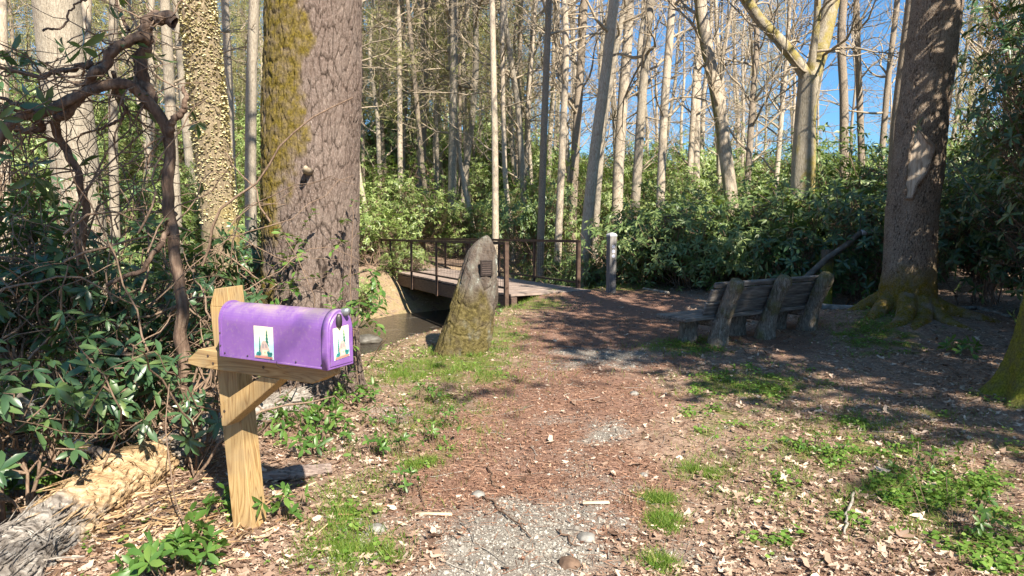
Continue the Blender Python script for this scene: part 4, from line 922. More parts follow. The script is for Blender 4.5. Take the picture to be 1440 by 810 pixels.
# ------------------------------------------------------------------ footbridge
e_ = np.array([-.4311, .9023]); f_ = np.array([.9023, .4311]); N0 = np.array([0, 13.4])
ang = math.atan2(e_[1], e_[0]); root = empty('footbridge', (0, 13.4, 0), ang)   # local x along the bridge, local y = -f
tag(root, 'long wooden footbridge with dark wire mesh railings crossing the creek', 'footbridge')
LB = 12.8; Wd = 1.6; sl = -.018; dz = .065
WOODD = m_solid('bridge_timber', [(.3, (.055, .035, .028)), (.6, (.12, .08, .062)), (.8, (.19, .14, .11))], 6, .4, stretch=(1, 6, 6)); DECKM = m_solid('deck_boards', [(.3, (.16, .12, .10)), (.5, (.27, .21, .18)), (.8, (.40, .33, .29))], 5, .4, stretch=(5, 1, 5))
Rs = np.array(Matrix.Rotation(math.atan(-sl), 3, 'Y'))
dk = MB(); rng = np.random.default_rng(2); nb = 86
for k in range(nb):
    x = -.05+k*(LB+.0)/nb; dk.box((x, -Wd/2, dz+sl*x+rng.normal(0, .003)), ((LB+.4)/nb-.012, Wd+.16, .045), Rs, bev=.004)
dk.build('deck', DECKM, root, False)
for y in (.02, -Wd/2, -Wd-.02):
    b = MB(); b.box((LB/2, y, dz-.19+sl*LB/2), (LB+.3, .12, .30), Rs, bev=.01); b.build('girder', WOODD, root, False)
def RH(t): return .98-.0085*t
RAILM = m_solid('rail_metal', [(.3, (.045, .028, .022)), (.7, (.12, .075, .055))], 12, .3, .7)
for y, ts in ((.12, [0, 1.96, 3.92, 5.88, 7.84, 9.8, 11.76]), (-Wd-.12, [.45, 2.41, 4.37, 6.33, 8.29, 10.25, 12.2])):
    for q, t in enumerate(ts):
        w = .08 if q == 0 else .052; b = MB(); z0 = dz+sl*t-.36; z1 = dz+sl*t+RH(t)+(.02 if q == 0 else 0); b.box((t, y, (z0+z1)/2), (w, w, z1-z0), bev=.006); b.build('rail_post', RAILM, root, False)
    a0, a1 = ts[0], ts[-1]
    for nm, hh, th_ in (('handrail', None, .055), ('bottom_rail', .13, .035)):
        b = MB(); za = dz+sl*a0+(RH(a0) if hh is None else hh); zb = dz+sl*a1+(RH(a1) if hh is None else hh); yy = y+.0
        b.add(np.array([(x, yy+s1*th_*.62, z+s2*th_/2) for x, z in ((a0-.04, za), (a1+.04, zb)) for s1, s2 in ((-1, -1), (1, -1), (1, 1), (-1, 1))]), [(0, 1, 5, 4), (1, 2, 6, 5), (2, 3, 7, 6), (3, 0, 4, 7), (3, 2, 1, 0), (4, 5, 6, 7)])
        b.build(nm, RAILM, root, False)
    w_ = MB(); xs = np.arange(a0+.06, a1, .10); P = np.zeros((len(xs), 2, 3)); P[:, :, 0] = xs[:, None]; P[:, :, 1] = y; P[:, 0, 2] = dz+sl*xs+.14; P[:, 1, 2] = dz+sl*xs+RH(5)-.03; V, q = tubes(P, np.full((len(xs), 2), .0028), 4); w_.add(V, q)
    hs = np.arange(.24, .9, .10); P = np.zeros((len(hs), 2, 3)); P[:, 0, 0] = a0; P[:, 1, 0] = a1; P[:, :, 1] = y; P[:, 0, 2] = dz+sl*a0+hs; P[:, 1, 2] = dz+sl*a1+hs*.93; V, q = tubes(P, np.full((len(hs), 2), .0022), 4); w_.add(V, q)
    w_.build('wire_mesh', RAILM, root)
CONC = m_solid('concrete', [(.3, (.16, .145, .13)), (.5, (.28, .26, .235)), (.75, (.38, .36, .33))], 5, .5)
for t in (.7, 9.6):
    b = MB(); b.box((t, -Wd/2, -.92), (.9, Wd+.5, 1.25), bev=.03); b.build('abutment', CONC, root, False)

# ------------------------------------------------------------------ bench
BWD = m_solid('weathered_bench_wood', [(.3, (.07, .06, .055)), (.5, (.16, .14, .125)), (.75, (.33, .30, .28))], 4, .7, stretch=(1, 9, 9)); BST = m_bark('bench_log', (.07, .055, .042), (.20, .165, .13), (.42, .38, .33), (.12, .11, .03), 2.5, .8)
bx_, by_ = 2.50, 8.45; root = empty('park_bench', (bx_, by_, hz(bx_+.8, by_+.5)), rad(32)); root.scale = (1, 1, .93); tag(root, 'rustic weathered plank bench on three carved log supports seen from behind', 'bench')
for k, s_ in enumerate((0, .87, 1.72)):
    b = MB(); P = [(s_, .06, -.15), (s_, .03, .12), (s_+.01, -.03, .38), (s_+.015, -.12, .62), (s_+.02, -.2, .80), (s_+.02, -.225, .875)]
    trunk_mesh(b, P, [.15, .115, .088, .085, .095, .065], 40, 60, .012, (.05, .1), .12, lambda V, TH, D: sst(.5, .7, fbm(V[..., 0]*7, V[..., 1]*7, V[..., 2]*5, k, 3)+sst(.8, 1., D)*.12)*.7, 60+k, lump=.16)
    nv = b.n; top = b.v[-1][-40:].mean(0)+np.array([0, -.01, .03]); b.add(top[None], None, None, moss=.8); b.t.append(np.array([(nv-40+j, nv-40+(j+1) % 40, nv) for j in range(40)])); b.mt.append(np.zeros(40, int))
    b.build('support', BST, root)
    l_ = MB(); trunk_mesh(l_, [(s_-.12, .40, -.12), (s_-.12, .40, .15), (s_-.10, .40, .335)], [.13, .105, .12], 30, 30, .01, (.05, .1), .1, None, 70+k, lump=.2); l_.build('leg', BST, root)
    c_ = MB(); c_.box((s_-.03, .22, .30), (.11, .42, .10), bev=.02); c_.build('cross_piece', BWD, root, False)
for y, n_ in ((.15, 0), (.40, 1)):
    b = MB(); b.box((.74-.01*n_, y, .375), (2.58, .24, .055), bev=.01); b.build('seat', BWD, root, False)
Rb = np.array(Matrix.Rotation(rad(20), 3, 'X'))
for k, z in enumerate((.49, .665, .80)):
    hgt = .165 if k < 2 else .07
    b = MB(); b.box((.86, .115-.36*(z-.38), z), (2.12-.05*k, .045, hgt), Rb, bev=.008); b.build('backrest', BWD, root, False)

# ------------------------------------------------------------------ log handrail, edging logs
root_p = np.array([at(1162, 400, 12.1)[0], 12.1, 0.]); root_p[2] = hz(root_p[0], 12.1)-.05; root = empty('log_handrail', root_p)
b = MB(); tz = at(1162, 351, 12.1)[2]; trunk_mesh(b, [(0, 0, -.1), (0, 0, (tz-root_p[2])*.5), (0, 0, tz-root_p[2])], [.105, .1, .1], 30, 40, .008, (.05, .1), .05, moss_base(.9), 3); b.build('post', BARK_MOSS, root)
b = MB(); P = resample(np.array([at(1128, 392, 12.), at(1158, 364, 12.), at(1185, 345, 12.05), (at(1207, 326, 12.1))])-root_p, 24); P[:, 1] -= .10; V, q = tubes(P, np.linspace(.055, .045, 24), 12); b.add(V, q, caps(24, 12)); b.build('rail', m_solid('grey_log', [(.3, (.07, .055, .045)), (.6, (.17, .145, .12)), (.75, (.36, .34, .32))], 9, .6), root)
b = MB(); P = resample(np.array([at(1206, 327, 12.1), at(1222, 325, 12.1)])-root_p, 8); P[:, 1] -= .10; V, q = tubes(P, np.linspace(.05, .045, 8), 12); b.add(V, q, caps(8, 12)); b.build('cut_end', m_solid('cut_wood', [(.3, (.45, .45, .5)), (.7, (.68, .68, .72))], 15, .3), root)
tag(root, 'mossy post holding a sloping log handrail with a pale cut end behind the bench', 'handrail')
def glog(pts, r0, r1, label, mat=None, name='fallen_log', seed=1, amp=.006, dz_=.6, cat='log', bend=True):
    A = np.array([gnd(*p)[:2] for p in pts]); P = np.c_[A, H(A[:, 0], A[:, 1])+np.linspace(r0, r1, len(A))*dz_]; b0 = P[0].copy(); b = MB()
    trunk_mesh(b, P-b0, np.linspace(r0, r1, len(P)), 24, 80, amp, (.03, .08), 0, lambda V, TH, D: sst(.5, .7, fbm(V[..., 0]*5, V[..., 1]*5, V[..., 2]*5, seed, 3)), seed, lump=.15)
    b.t.append(np.array(caps(80, 24))); b.mt.append(np.zeros(44, int)); o = b.build(name, mat or BARK_MOSS); o.location = b0; return tag(o, label, cat)
glog([(1130, 437), (1170, 438), (1205, 442), (1245, 452)], .07, .05, 'low curved edging log between the bench and the scarred tree', m_solid('edging_log', [(.3, (.13, .11, .09)), (.7, (.34, .31, .28))], 9, .6), seed=2)
glog([(1175, 412), (1215, 414), (1250, 412)], .05, .04, 'thin dead log lying behind the curved edging log', M_DEAD, seed=3)
glog([(1335, 452), (1372, 448), (1420, 460)], .035, .025, 'dead limb on the litter right of the scarred tree foot', M_DEAD, seed=4)
glog([(905, 408), (940, 414)], .03, .03, 'short pale branch lying beyond the red mulch near the trail post', M_DEAD, seed=5)
# sticks and chips
def stick(p0, p1, r, label, mat, zup=.01, nm='stick', bend=.02, seed=0):
    rng = np.random.default_rng(seed); a, b = gnd(*p0), gnd(*p1); P = np.linspace(a, b, 14); P[:, 2] = H(P[:, 0], P[:, 1])+r+zup; P[:, :2] += (fbm(np.arange(14)*.4, seed, 0, 3)[:, None]-.5)*bend*3
    m = MB(); V, q = tubes(P-P[0], np.linspace(r, r*.6, 14), 7); m.add(V, q, caps(14, 7)); o = m.build(nm, mat); o.location = P[0]; tag(o, label, 'stick'); return o
M_BROWNSTK = m_solid('brown_stick', [(.3, (.08, .05, .035)), (.7, (.2, .13, .09))], 20, .4)
stick((683, 700), (745, 765), .006, 'long thin dark stick lying across the pale gravel', M_BROWNSTK, seed=1)
stick((683, 655), (703, 690), .006, 'thin dark stick on the mulch above the gravel patch', M_BROWNSTK, seed=2)
stick((785, 755), (815, 775), .006, 'short dark stick at the right edge of the bottom gravel', M_BROWNSTK, seed=3)
stick((1193, 705), (1192, 752), .009, 'pale crooked stick among the sunny ground cover at the right', M_DEAD, .02, seed=4, bend=.06)
stick((585, 684), (600, 712), .006, 'small dark stick on the litter left of the path', M_BROWNSTK, seed=5)
stick((1060, 380), (1110, 640), .004, 'unused', M_BROWNSTK) if False else None
ch = MB(); g = gnd(838, 713); ch.box((0, 0, .012), (.15, .028, .012), np.array(Matrix.Rotation(.05, 3, 'Z')), bev=.004); o = ch.build('wood_chip', m_solid('fresh_chip', [(.3, (.5, .36, .24)), (.7, (.68, .54, .40))], 8, .3, stretch=(1, 6, 6))); o.location = (g[0], g[1], hz(g[0], g[1])); tag(o, 'flat pale splinter of wood lying on the path', 'wood chip')
ch = MB(); g = gnd(610, 727); ch.box((0, 0, .01), (.2, .03, .012), np.array(Matrix.Rotation(-.05, 3, 'Z')), bev=.004); o = ch.build('wood_chip', bpy.data.materials['fresh_chip']); o.location = (g[0], g[1], hz(g[0], g[1])); tag(o, 'long faded splinter of wood left of the gravel patch', 'wood chip')
def rock(px, py, r, label, seed, mat, z=None, sq=.6, name='rock', cat='rock', group=None, lift=.25, st=(1, 1)):
    g = gnd(px, py) if z is None else gnd(px, py, z); b = MB(); n1_, n2_ = 26, 18; u, v = np.meshgrid(np.linspace(0, 2*np.pi, n1_, endpoint=False), np.linspace(.02, np.pi-.02, n2_))
    D = np.stack([np.cos(u)*np.sin(v), np.sin(u)*np.sin(v), np.cos(v)], -1); rr = r*(.7+.65*fbm(D[..., 0]*1.4+seed*3, D[..., 1]*1.4, D[..., 2]*1.4, seed, 4)+.1*fbm(D[..., 0]*6, D[..., 1]*6, D[..., 2]*6, seed, 3))
    V = D*rr[..., None]*np.array([st[0], st[1], sq]); i = np.arange(n2_-1)[:, None]*n1_; j = np.arange(n1_)[None]; j2 = (j+1) % n1_
    b.add(V.reshape(-1, 3), np.stack([i+j, i+n1_+j, i+n1_+j2, i+j2], -1).reshape(-1, 4), None, moss=sst(.5, .7, fbm(D[..., 0]*2, D[..., 1]*2, D[..., 2]*2, seed+3, 3)).ravel()*.0)
    o = b.build(name, mat); gz_ = hz(g[0], g[1]) if z is None else max(z, hz(g[0], g[1])); o.location = (g[0], g[1], gz_+r*lift*sq); return tag(o, label, cat, group)
STN = m_solid('grey_stone', [(.3, (.11, .10, .09)), (.5, (.21, .20, .185)), (.75, (.36, .34, .31))], 12, .6)
WST = m_solid('creek_stone', [(.3, (.05, .042, .035)), (.5, (.11, .10, .085)), (.75, (.20, .19, .17))], 7, .8, .5)
rock(672, 697, .035, 'small grey stone on the gravel near the thin dark stick', 1, STN); rock(825, 760, .04, 'grey stone at the right edge of the bottom gravel patch', 2, STN)
rock(530, 745, .04, 'pale stone in the litter at the left edge of the gravel', 3, STN, st=(1.3, .8)); rock(892, 558, .04, 'tan stone at the right side of the path below the shaded gravel', 4, STN)
rock(800, 800, .045, 'dark brown lump lying at the bottom of the gravel', 5, M_BROWNSTK); rock(780, 480, .03, 'little stone above the shaded gravel patch', 6, STN); rock(905, 665, .025, 'little stone right of the path by a grass tuft', 7, STN)
b = MB(); g = gnd(420, 672); trunk_mesh(b, [(-.20, -.04, .03), (0, 0, .045), (.19, .05, .06)], [.03, .055, .04], 30, 50, .02, (.03, .12), 0, None, 9, lump=.5); b.v[-1][:, 2] *= .7; o = b.build('fallen_bark', m_solid('old_bark', [(.3, (.10, .075, .065)), (.5, (.24, .18, .155)), (.75, (.38, .31, .27))], 12, .9, stretch=(1, 5, 5), dist=.02)); o.location = (g[0], g[1], hz(g[0], g[1])); tag(o, 'chunk of brown bark lying on the litter right of the mailbox post', 'bark')
rng = np.random.default_rng(12); k = 0
for px, py, r in ((60, 575, .4), (130, 555, .35), (190, 590, .3), (250, 560, .4), (20, 530, .5), (290, 540, .35), (160, 525, .5), (330, 520, .4), (515, 480, .22), (585, 478, .16), (90, 510, .5), (530, 505, .14)):
    rock(px, py, r, 'wet grey boulder in the creek bed', 20+k, WST, z=WZ+.02, sq=.45, name='creek_boulder', cat='boulder', group='boulders in the creek bed', st=(1.3, 1)); k += 1

# ------------------------------------------------------------------ rotten log and dead limb, lower left
s = NT('rotten_wood'); c0 = s.coord(); cs = s.coord((2, 2, 2), (0, 0, rad(-60))); n1 = s.noise(s.n('Mapping', {'Vector': s.n('TexCoord').outputs['Object'], 'Rotation': (0, 0, rad(-48)), 'Scale': (2.2, 22, 22)}).outputs[0], 1.2, 6, .65, .6)
grey = s.ramp(n1, [(.3, (.09, .075, .065)), (.5, (.25, .22, .195)), (.7, (.46, .43, .39))]); tan = s.ramp(n1, [(.3, (.17, .10, .05)), (.48, (.40, .27, .15)), (.7, (.64, .49, .32))])
ROT = s.fin(s.mix(s.attr('moss'), grey, tan), .85, s.bump(n1, .9, .02), spec=.15)
A = np.array([(-60, 850), (20, 795), (95, 740), (165, 690), (230, 650), (300, 612), (370, 590), (430, 575)], float); G3 = np.array([gnd(*p)[:2] for p in A]); P = np.c_[G3, H(G3[:, 0], G3[:, 1])+.03]; b0 = P[0].copy()
def rotm(V, TH, D): return sst(.3, .6, np.exp(-((D-1.15)/.55)**2)*1.1+(fbm(V[..., 0]*5, V[..., 1]*5, V[..., 2]*5, 7, 3)-.5)*.9-.1)
b = MB(); Rl = [.17, .16, .15, .17, .13, .12, .13, .10]; C_, R_, d_ = trunk_mesh(b, P-b0, Rl, 160, 420, .04, (.022, .40), 0, rotm, 17, lump=.30)
b.v[-1] += (fbm(b.v[-1][:, 0]*30, b.v[-1][:, 1]*14, b.v[-1][:, 2]*30, 3, 4)[:, None]-.5)*.04
rng = np.random.default_rng(44)   # long splinters standing off the log
NS = 1300; k = rng.integers(10, 410, NS); a = rng.uniform(0, np.pi, NS); T_ = nrm(np.gradient(C_, axis=0)); S = C_[k]+np.stack([np.cos(a)*T_[k, 1], -np.cos(a)*T_[k, 0], np.sin(a)], 1)*R_[k][:, None]*.97
D = T_[k]*np.sign(rng.normal(0, 1, NS))[:, None]+rng.normal(0, .14, (NS, 3)); L_ = rng.uniform(.06, .34, NS)
P4 = walk(S, D, L_, 4, rng, .05, 0); V, q = tubes(P4, rng.uniform(.0015, .009, NS)[:, None]*np.array([1, .9, .6, .1])[None], 4); b.add(V, q, moss=np.repeat(sst(.3, .6, np.exp(-((d_[k]-1.15)/.55)**2)), 16))
o = b.build('rotten_log', ROT); o.location = b0; tag(o, 'rotten splintered log with bright orange tan heartwood on the bank left of the mailbox', 'log')
# wood debris below the log
pts = np.array([at(-30, 520, 3.6), at(20, 575, 3.7), at(60, 612, 3.8), (at(105, 635, 3.9)), at(160, 648, 4.0), at(205, 655, 4.05)]); b0 = pts[0].copy(); A = resample(np.c_[pts-b0, [.034, .032, .03, .028, .024, .018]], 60); A[:, :3] += np.stack([fbm(np.arange(60)*.3, 5+q, 0, q) for q in range(3)], 1)*.04
b = MB(); V, q = tubes(A[:, :3], A[:, 3]*(1+.35*(fbm(np.arange(60)*.8, 2)-.5)), 12); b.add(V, q, caps(60, 12)); S = A[rng.integers(5, 58, 40), :3]; P5 = walk(S, rng.normal(0, 1, (40, 3))-np.array([0, 0, .6]), rng.uniform(.05, .25, 40), 6, rng, .3, 0); V, q = tubes(P5, np.linspace(.005, .0015, 6)[None]*np.ones((40, 1)), 4); b.add(V, q)
o = b.build('dead_branch', m_solid('bleached_branch', [(.35, (.08, .065, .055)), (.5, (.28, .24, .21)), (.6, (.60, .57, .53))], 9, .9, dist=.02)); o.location = b0; tag(o, 'bleached dead branch sloping down onto the rotten log', 'branch')
stick((150, 760), (345, 640), .007, 'long thin dark stick leaning along the rotten log toward the mailbox post', M_BROWNSTK, .06, seed=8)
stick((0, 800), (110, 800), .006, 'pale bent twig in the bottom left corner', M_DEAD, .05, seed=9, bend=.06)
pts = np.array([gnd(268, 760)+[0, 0, .02], at(245, 700, 3.6), at(232, 600, 3.7), at(238, 540, 3.8)]); b0 = pts[0].copy(); b = MB(); V, q = tubes(resample(pts-b0, 24), np.linspace(.005, .003, 24), 6); b.add(V, q); o = b.build('upright_twig', M_STEM); o.location = b0; tag(o, 'thin upright brown twig in front of the rotten log', 'twig')

rng = np.random.default_rng(45); n = 750; pxs = rng.normal(225, 80, n); pys = rng.normal(730, 36, n); A_ = np.array([gnd(a_, b_)[:2] for a_, b_ in zip(pxs, pys)]); t = rng.uniform(0, 6.28, n); t = np.where(rng.random(n) < .6, rng.normal(.75, .4, n), t)
m_ = MB(); inst(m_, np.array([(-.5, -.5, 0), (.5, -.3, .1), (.45, .4, 0), (-.5, .5, .15)]), [(0, 1, 2, 3)], None, rots(np.stack([np.cos(t), np.sin(t), rng.normal(0, .2, n)], 1), rng, None, .5), np.c_[A_, H(A_[:, 0], A_[:, 1])+rng.uniform(.01, .035, n)], np.stack([rng.uniform(.02, .13, n), rng.uniform(.003, .011, n), np.full(n, .05)], 1), rng.random(n))
o = m_.build('wood_splinters', m_leaf('splinter', (.20, .12, .065), (.38, .25, .135), (.58, .43, .27), .8, .2, 0)); tag(o, 'bright tan wood splinters fallen along the rotten log', 'wood splinters', kind='stuff')

# ------------------------------------------------------------------ scatter on the ground
rng = np.random.default_rng(55)
def samp(n, y0, y1, pw=1.25, x0=-80, x1=1520):
    Y = y0+(y1-y0)*rng.random(n)**pw; px = rng.uniform(x0, x1, n); x = (px-720)/1000*Y*1.03; return x, Y
def finish(mb, name, mat, label, cat): o = mb.build(name, mat); return tag(o, label, cat, kind='stuff')
def yaw_dirs(n, el=.15): t = rng.uniform(0, 6.28, n); return np.stack([np.cos(t), np.sin(t), rng.normal(0, el, n)], 1)
# dry leaves
x, y = samp(190000, 2.5, 22, 1.5); G_, GR_, MU_ = masks(x, y); dc, sd = creek(x, y); pr_ = (1-G_)*(1-.75*GR_)*(1-.90*MU_)*np.where(dc < 1.7, 0, 1)
px_, py_, f__ = proj(x, y, 0*x); pr_ *= .35+.65*sst(.35, .6, fbm(x*1.6, y*1.6, 0, 61, 3)+.18*(px_ > 1000)+.12*(px_ < 650))
k = rng.random(len(x)) < pr_*.75; x, y = x[k], y[k]; n = len(x); z = H(x, y)+rng.uniform(.003, .022, n)
T1 = []
for q in range(4):
    m = 11; t = np.linspace(0, 2*np.pi, m, endpoint=False); r_ = 1+(.35, .45, .1, .5)[q]*np.cos((5, 3, 2, 4)[q]*t+q)+.22*rng.normal(0, 1, m); a_ = .5*r_*np.cos(t); b_ = .30*r_*np.sin(t); zc_ = .35*(a_**2)*rng.uniform(-.5, 2)+.9*b_**2*rng.uniform(.3, 2)+.03*rng.normal(0, 1, m)
    T1.append((np.vstack([[0, 0, 0], np.stack([a_, b_, zc_], 1)]), [(0, 1+j, 1+(j+1) % m) for j in range(m)]))
mb = MB(); kk = rng.integers(0, 4, n)
for q in range(4):
    s_ = kk == q; m = s_.sum(); inst(mb, T1[q][0], None, T1[q][1], rots(yaw_dirs(m, .25), rng, None, .35), np.c_[x, y, z][s_], np.exp(rng.normal(math.log(.022), .52, m)).clip(.008, .085), rng.random(m)**1.25)
finish(mb, 'leaf_litter', LITTER, 'dry tan fallen leaves scattered over the clearing floor', 'leaf litter')
# needles
x, y = samp(110000, 2.5, 11, 1.15); G_, GR_, MU_ = masks(x, y); dc, sd = creek(x, y); k = rng.random(len(x)) < (.55+.45*MU_)*(1-.88*G_)*(1-.6*GR_)*(dc > 3.2); x, y = x[k], y[k]; n = len(x)
mb = MB(); inst(mb, np.array([(-.5, -.5, 0), (.5, -.3, .0), (.5, .3, 0), (-.5, .5, 0)]), [(0, 1, 2, 3)], None, rots(yaw_dirs(n, .12), rng, None, .5), np.c_[x, y, H(x, y)+rng.uniform(.003, .014, n)], np.stack([rng.uniform(.03, .11, n), rng.uniform(.0018, .0042, n), np.ones(n)], 1), np.clip(rng.normal(.5, .28, n), 0, 1))
# small bark flakes among the needles
x, y = samp(70000, 2.5, 14, 1.2); G_, GR_, MU_ = masks(x, y); k = rng.random(len(x)) < MU_*(1-.85*G_)*(1-.7*GR_); x, y = x[k], y[k]; n = len(x)
inst(mb, T1[1][0][::1], None, T1[1][1], rots(yaw_dirs(n, .3), rng, None, .4), np.c_[x, y, H(x, y)+rng.uniform(.002, .012, n)], rng.uniform(.008, .03, n), np.clip(rng.normal(.4, .3, n), 0, 1))
finish(mb, 'needle_mulch', NEEDLE, 'reddish pine needles and bark flakes covering the path', 'mulch')
# gravel
x, y = samp(150000, 2.5, 9.5, 1.1, 300, 1300); G_, GR_, MU_ = masks(x, y); k = rng.random(len(x)) < np.maximum(G_*.9, MU_*.06); x, y = x[k], y[k]; n = len(x)
oc = np.array([(1, 0, 0), (0, 1, 0), (-1, 0, 0), (0, -1, 0), (0, 0, .8), (.6, .6, .5), (-.6, .5, .4)]); tt_ = [(0, 5, 4), (5, 1, 4), (1, 6, 4), (6, 2, 4), (2, 3, 4), (3, 0, 4), (0, 1, 5), (1, 2, 6)]
mb = MB(); S_ = np.exp(rng.normal(math.log(.0042), .5, n))[:, None]*rng.uniform(.7, 1.4, (n, 3)); S_ = np.minimum(S_, .022); inst(mb, oc, None, tt_, rots(yaw_dirs(n, .2), rng, None, .3), np.c_[x, y, H(x, y)+.001], S_, np.clip(rng.normal(.5, .25, n), 0, 1))
o = mb.build('gravel', CHIP, None, False); tag(o, 'pale crushed stone showing through the mulch on the path', 'gravel', kind='stuff')
# grass
GB = [(640, 516, 95, 30, 9500), (560, 525, 50, 14, 2500), (705, 465, 40, 28, 3000), (485, 735, 55, 60, 2400), (500, 790, 55, 24, 3600), (930, 698, 26, 12, 1300), (935, 733, 24, 11, 1200), (925, 790, 28, 13, 1300), (985, 660, 26, 14, 1300), (960, 490, 60, 10, 3000), (1060, 545, 110, 26, 3500), (745, 425, 50, 12, 3500), (590, 655, 28, 11, 800), (1300, 690, 160, 70, 4500), (1100, 660, 130, 60, 4000), (880, 404, 70, 6, 3500), (620, 590, 70, 30, 2500), (1180, 600, 160, 30, 3000), (1210, 475, 50, 14, 2000), (652, 496, 40, 8, 6000), (550, 650, 80, 60, 1500)]
xs_, ys_ = [], []
for cx_, cy_, rx_, ry_, n_ in GB:
    t = rng.normal(0, .62, (n_, 2)); pxs, pys = cx_+t[:, 0]*rx_, cy_+t[:, 1]*ry_; pys = np.maximum(pys, 396)
    a_, b_ = (pxs-720)/1000., (405-pys)/1000.; dy_, dz_ = CP+b_*SP, -SP+b_*CP; t_ = -CH/dz_; xs_.append(a_*t_); ys_.append(dy_*t_)
x, y = np.concatenate(xs_), np.concatenate(ys_); G_, GR_, MU_ = masks(x, y); dc, _ = creek(x, y)
tuft = sst(.42, .60, fbm(x*9, y*9, 0, 71, 2)); k = rng.random(len(x)) < (.08+.92*tuft)*(1-G_)*(dc > 3.); x, y = x[k], y[k]; n = len(x)
tb = np.array([(0, -.5, 0), (0, .5, 0), (.5, -.38, .03), (.5, .38, .03), (1, 0, -.12)]); D = np.stack([rng.normal(0, .5, n), rng.normal(0, .5, n), rng.uniform(.5, 1.2, n)], 1); hgt = rng.uniform(.03, .09, n)*(.6+.8*fbm(x*3, y*3, 0, 5, 2))
mb = MB(); inst(mb, tb, [(0, 2, 3, 1)], [(2, 4, 3)], rots(D, rng, None, 1.5), np.c_[x, y, H(x, y)-.004], np.stack([hgt, rng.uniform(.0022, .0045, n), hgt], 1), np.clip(rng.normal(.45, .25, n), 0, 1))
finish(mb, 'grass', GRASS, 'short green grass round the standing stone and in tufts along the path', 'grass')
# ground cover leaves
x, y = samp(80000, 2.6, 12, 1.2); G_, GR_, MU_ = masks(x, y); px_, py_, _ = proj(x, y, 0*x)
cl = sst(.33, .52, fbm(x*4.5, y*4.5, 0, 81, 2)); k = rng.random(len(x)) < (GR_*(px_ > 940)*.9*cl + GR_*(px_ < 940)*.18*cl + .02*(px_ < 640)*cl*(1-MU_)); x, y = x[k], y[k]; n = len(x)
mb = MB(); tv, tq, tt = leaf_t(.75, .1, .06)
for q in range(3): inst(mb, tv, tq, tt, rots(yaw_dirs(n, .4), rng, None, .3), np.c_[x, y, H(x, y)+rng.uniform(.01, .04, n)]+rng.normal(0, .008, (n, 3)), rng.uniform(.014, .038, n), np.clip(rng.normal(.55, .25, n), 0, 1))
finish(mb, 'ground_cover', COVER, 'low bright green leafy weeds spread through the litter at the right', 'ground cover')
# twigs on the ground
n = 700; x, y = samp(n, 2.6, 12); dc, sd = creek(x, y); k = dc > 2.5; x, y = x[k], y[k]; n = len(x); P = walk(np.c_[x, y, H(x, y)+.008], yaw_dirs(n, .03), rng.uniform(.05, .3, n), 6, rng, .12, 0); P[:, :, 2] = H(P[:, :, 0], P[:, :, 1])+.008
mb = MB(); V, q = tubes(P, rng.uniform(.0015, .004, n)[:, None]*np.linspace(1, .5, 6)[None], 5); mb.add(V, q); finish(mb, 'fallen_twigs', M_DEAD, 'thin fallen twigs strewn over the ground', 'twigs')

# ------------------------------------------------------------------ sun, sky, and unseen evergreens added to cast shade into the clearing
AZ, EL = rad(28), rad(41)
sd_ = np.array([math.sin(AZ), -math.cos(AZ)]); SUN = Vector((sd_[0]*math.cos(EL), sd_[1]*math.cos(EL), math.sin(EL)))
su = bpy.data.lights.new('sun', 'SUN'); su.energy = 5.0; su.angle = rad(.53); su.color = (1, .91, .76); so = bpy.data.objects.new('sun', su); COL.objects.link(so); so.rotation_euler = SUN.to_track_quat('Z', 'Y').to_euler(); so.location = (10, -10, 20)
w = bpy.data.worlds.new('World'); sc.world = w; w.use_nodes = True; nt = w.node_tree; nt.nodes.clear()
sk = nt.nodes.new('ShaderNodeTexSky'); sk.sky_type = 'NISHITA'; sk.sun_disc = False; sk.sun_elevation = EL; sk.sun_rotation = math.atan2(sd_[0], sd_[1]); sk.air_density = 1.0; sk.dust_density = .3; sk.ozone_density = 2.2
bg = nt.nodes.new('ShaderNodeBackground'); bg.inputs[1].default_value = .078; wo = nt.nodes.new('ShaderNodeOutputWorld'); hs = nt.nodes.new('ShaderNodeHueSaturation'); hs.inputs['Saturation'].default_value = 1.25; hs.inputs['Hue'].default_value = .49; nt.links.new(sk.outputs[0], hs.inputs['Color']); tc_ = nt.nodes.new('ShaderNodeTexCoord'); sx_ = nt.nodes.new('ShaderNodeSeparateXYZ'); rp_ = nt.nodes.new('ShaderNodeValToRGB'); mx_ = nt.nodes.new('ShaderNodeMix'); mx_.data_type = 'RGBA'; mx_.blend_type = 'MULTIPLY'; mx_.inputs[0].default_value = 1
nt.links.new(tc_.outputs['Generated'], sx_.inputs[0]); nt.links.new(sx_.outputs[2], rp_.inputs[0]); rp_.color_ramp.elements[0].position = .0; rp_.color_ramp.elements[0].color = (.30, .53, .84, 1); rp_.color_ramp.elements[1].position = .5; rp_.color_ramp.elements[1].color = (1, 1, 1, 1)
nt.links.new(hs.outputs[0], mx_.inputs[6]); nt.links.new(rp_.outputs[0], mx_.inputs[7]); nt.links.new(mx_.outputs[2], bg.inputs[0]); nt.links.new(bg.outputs[0], wo.inputs[0])

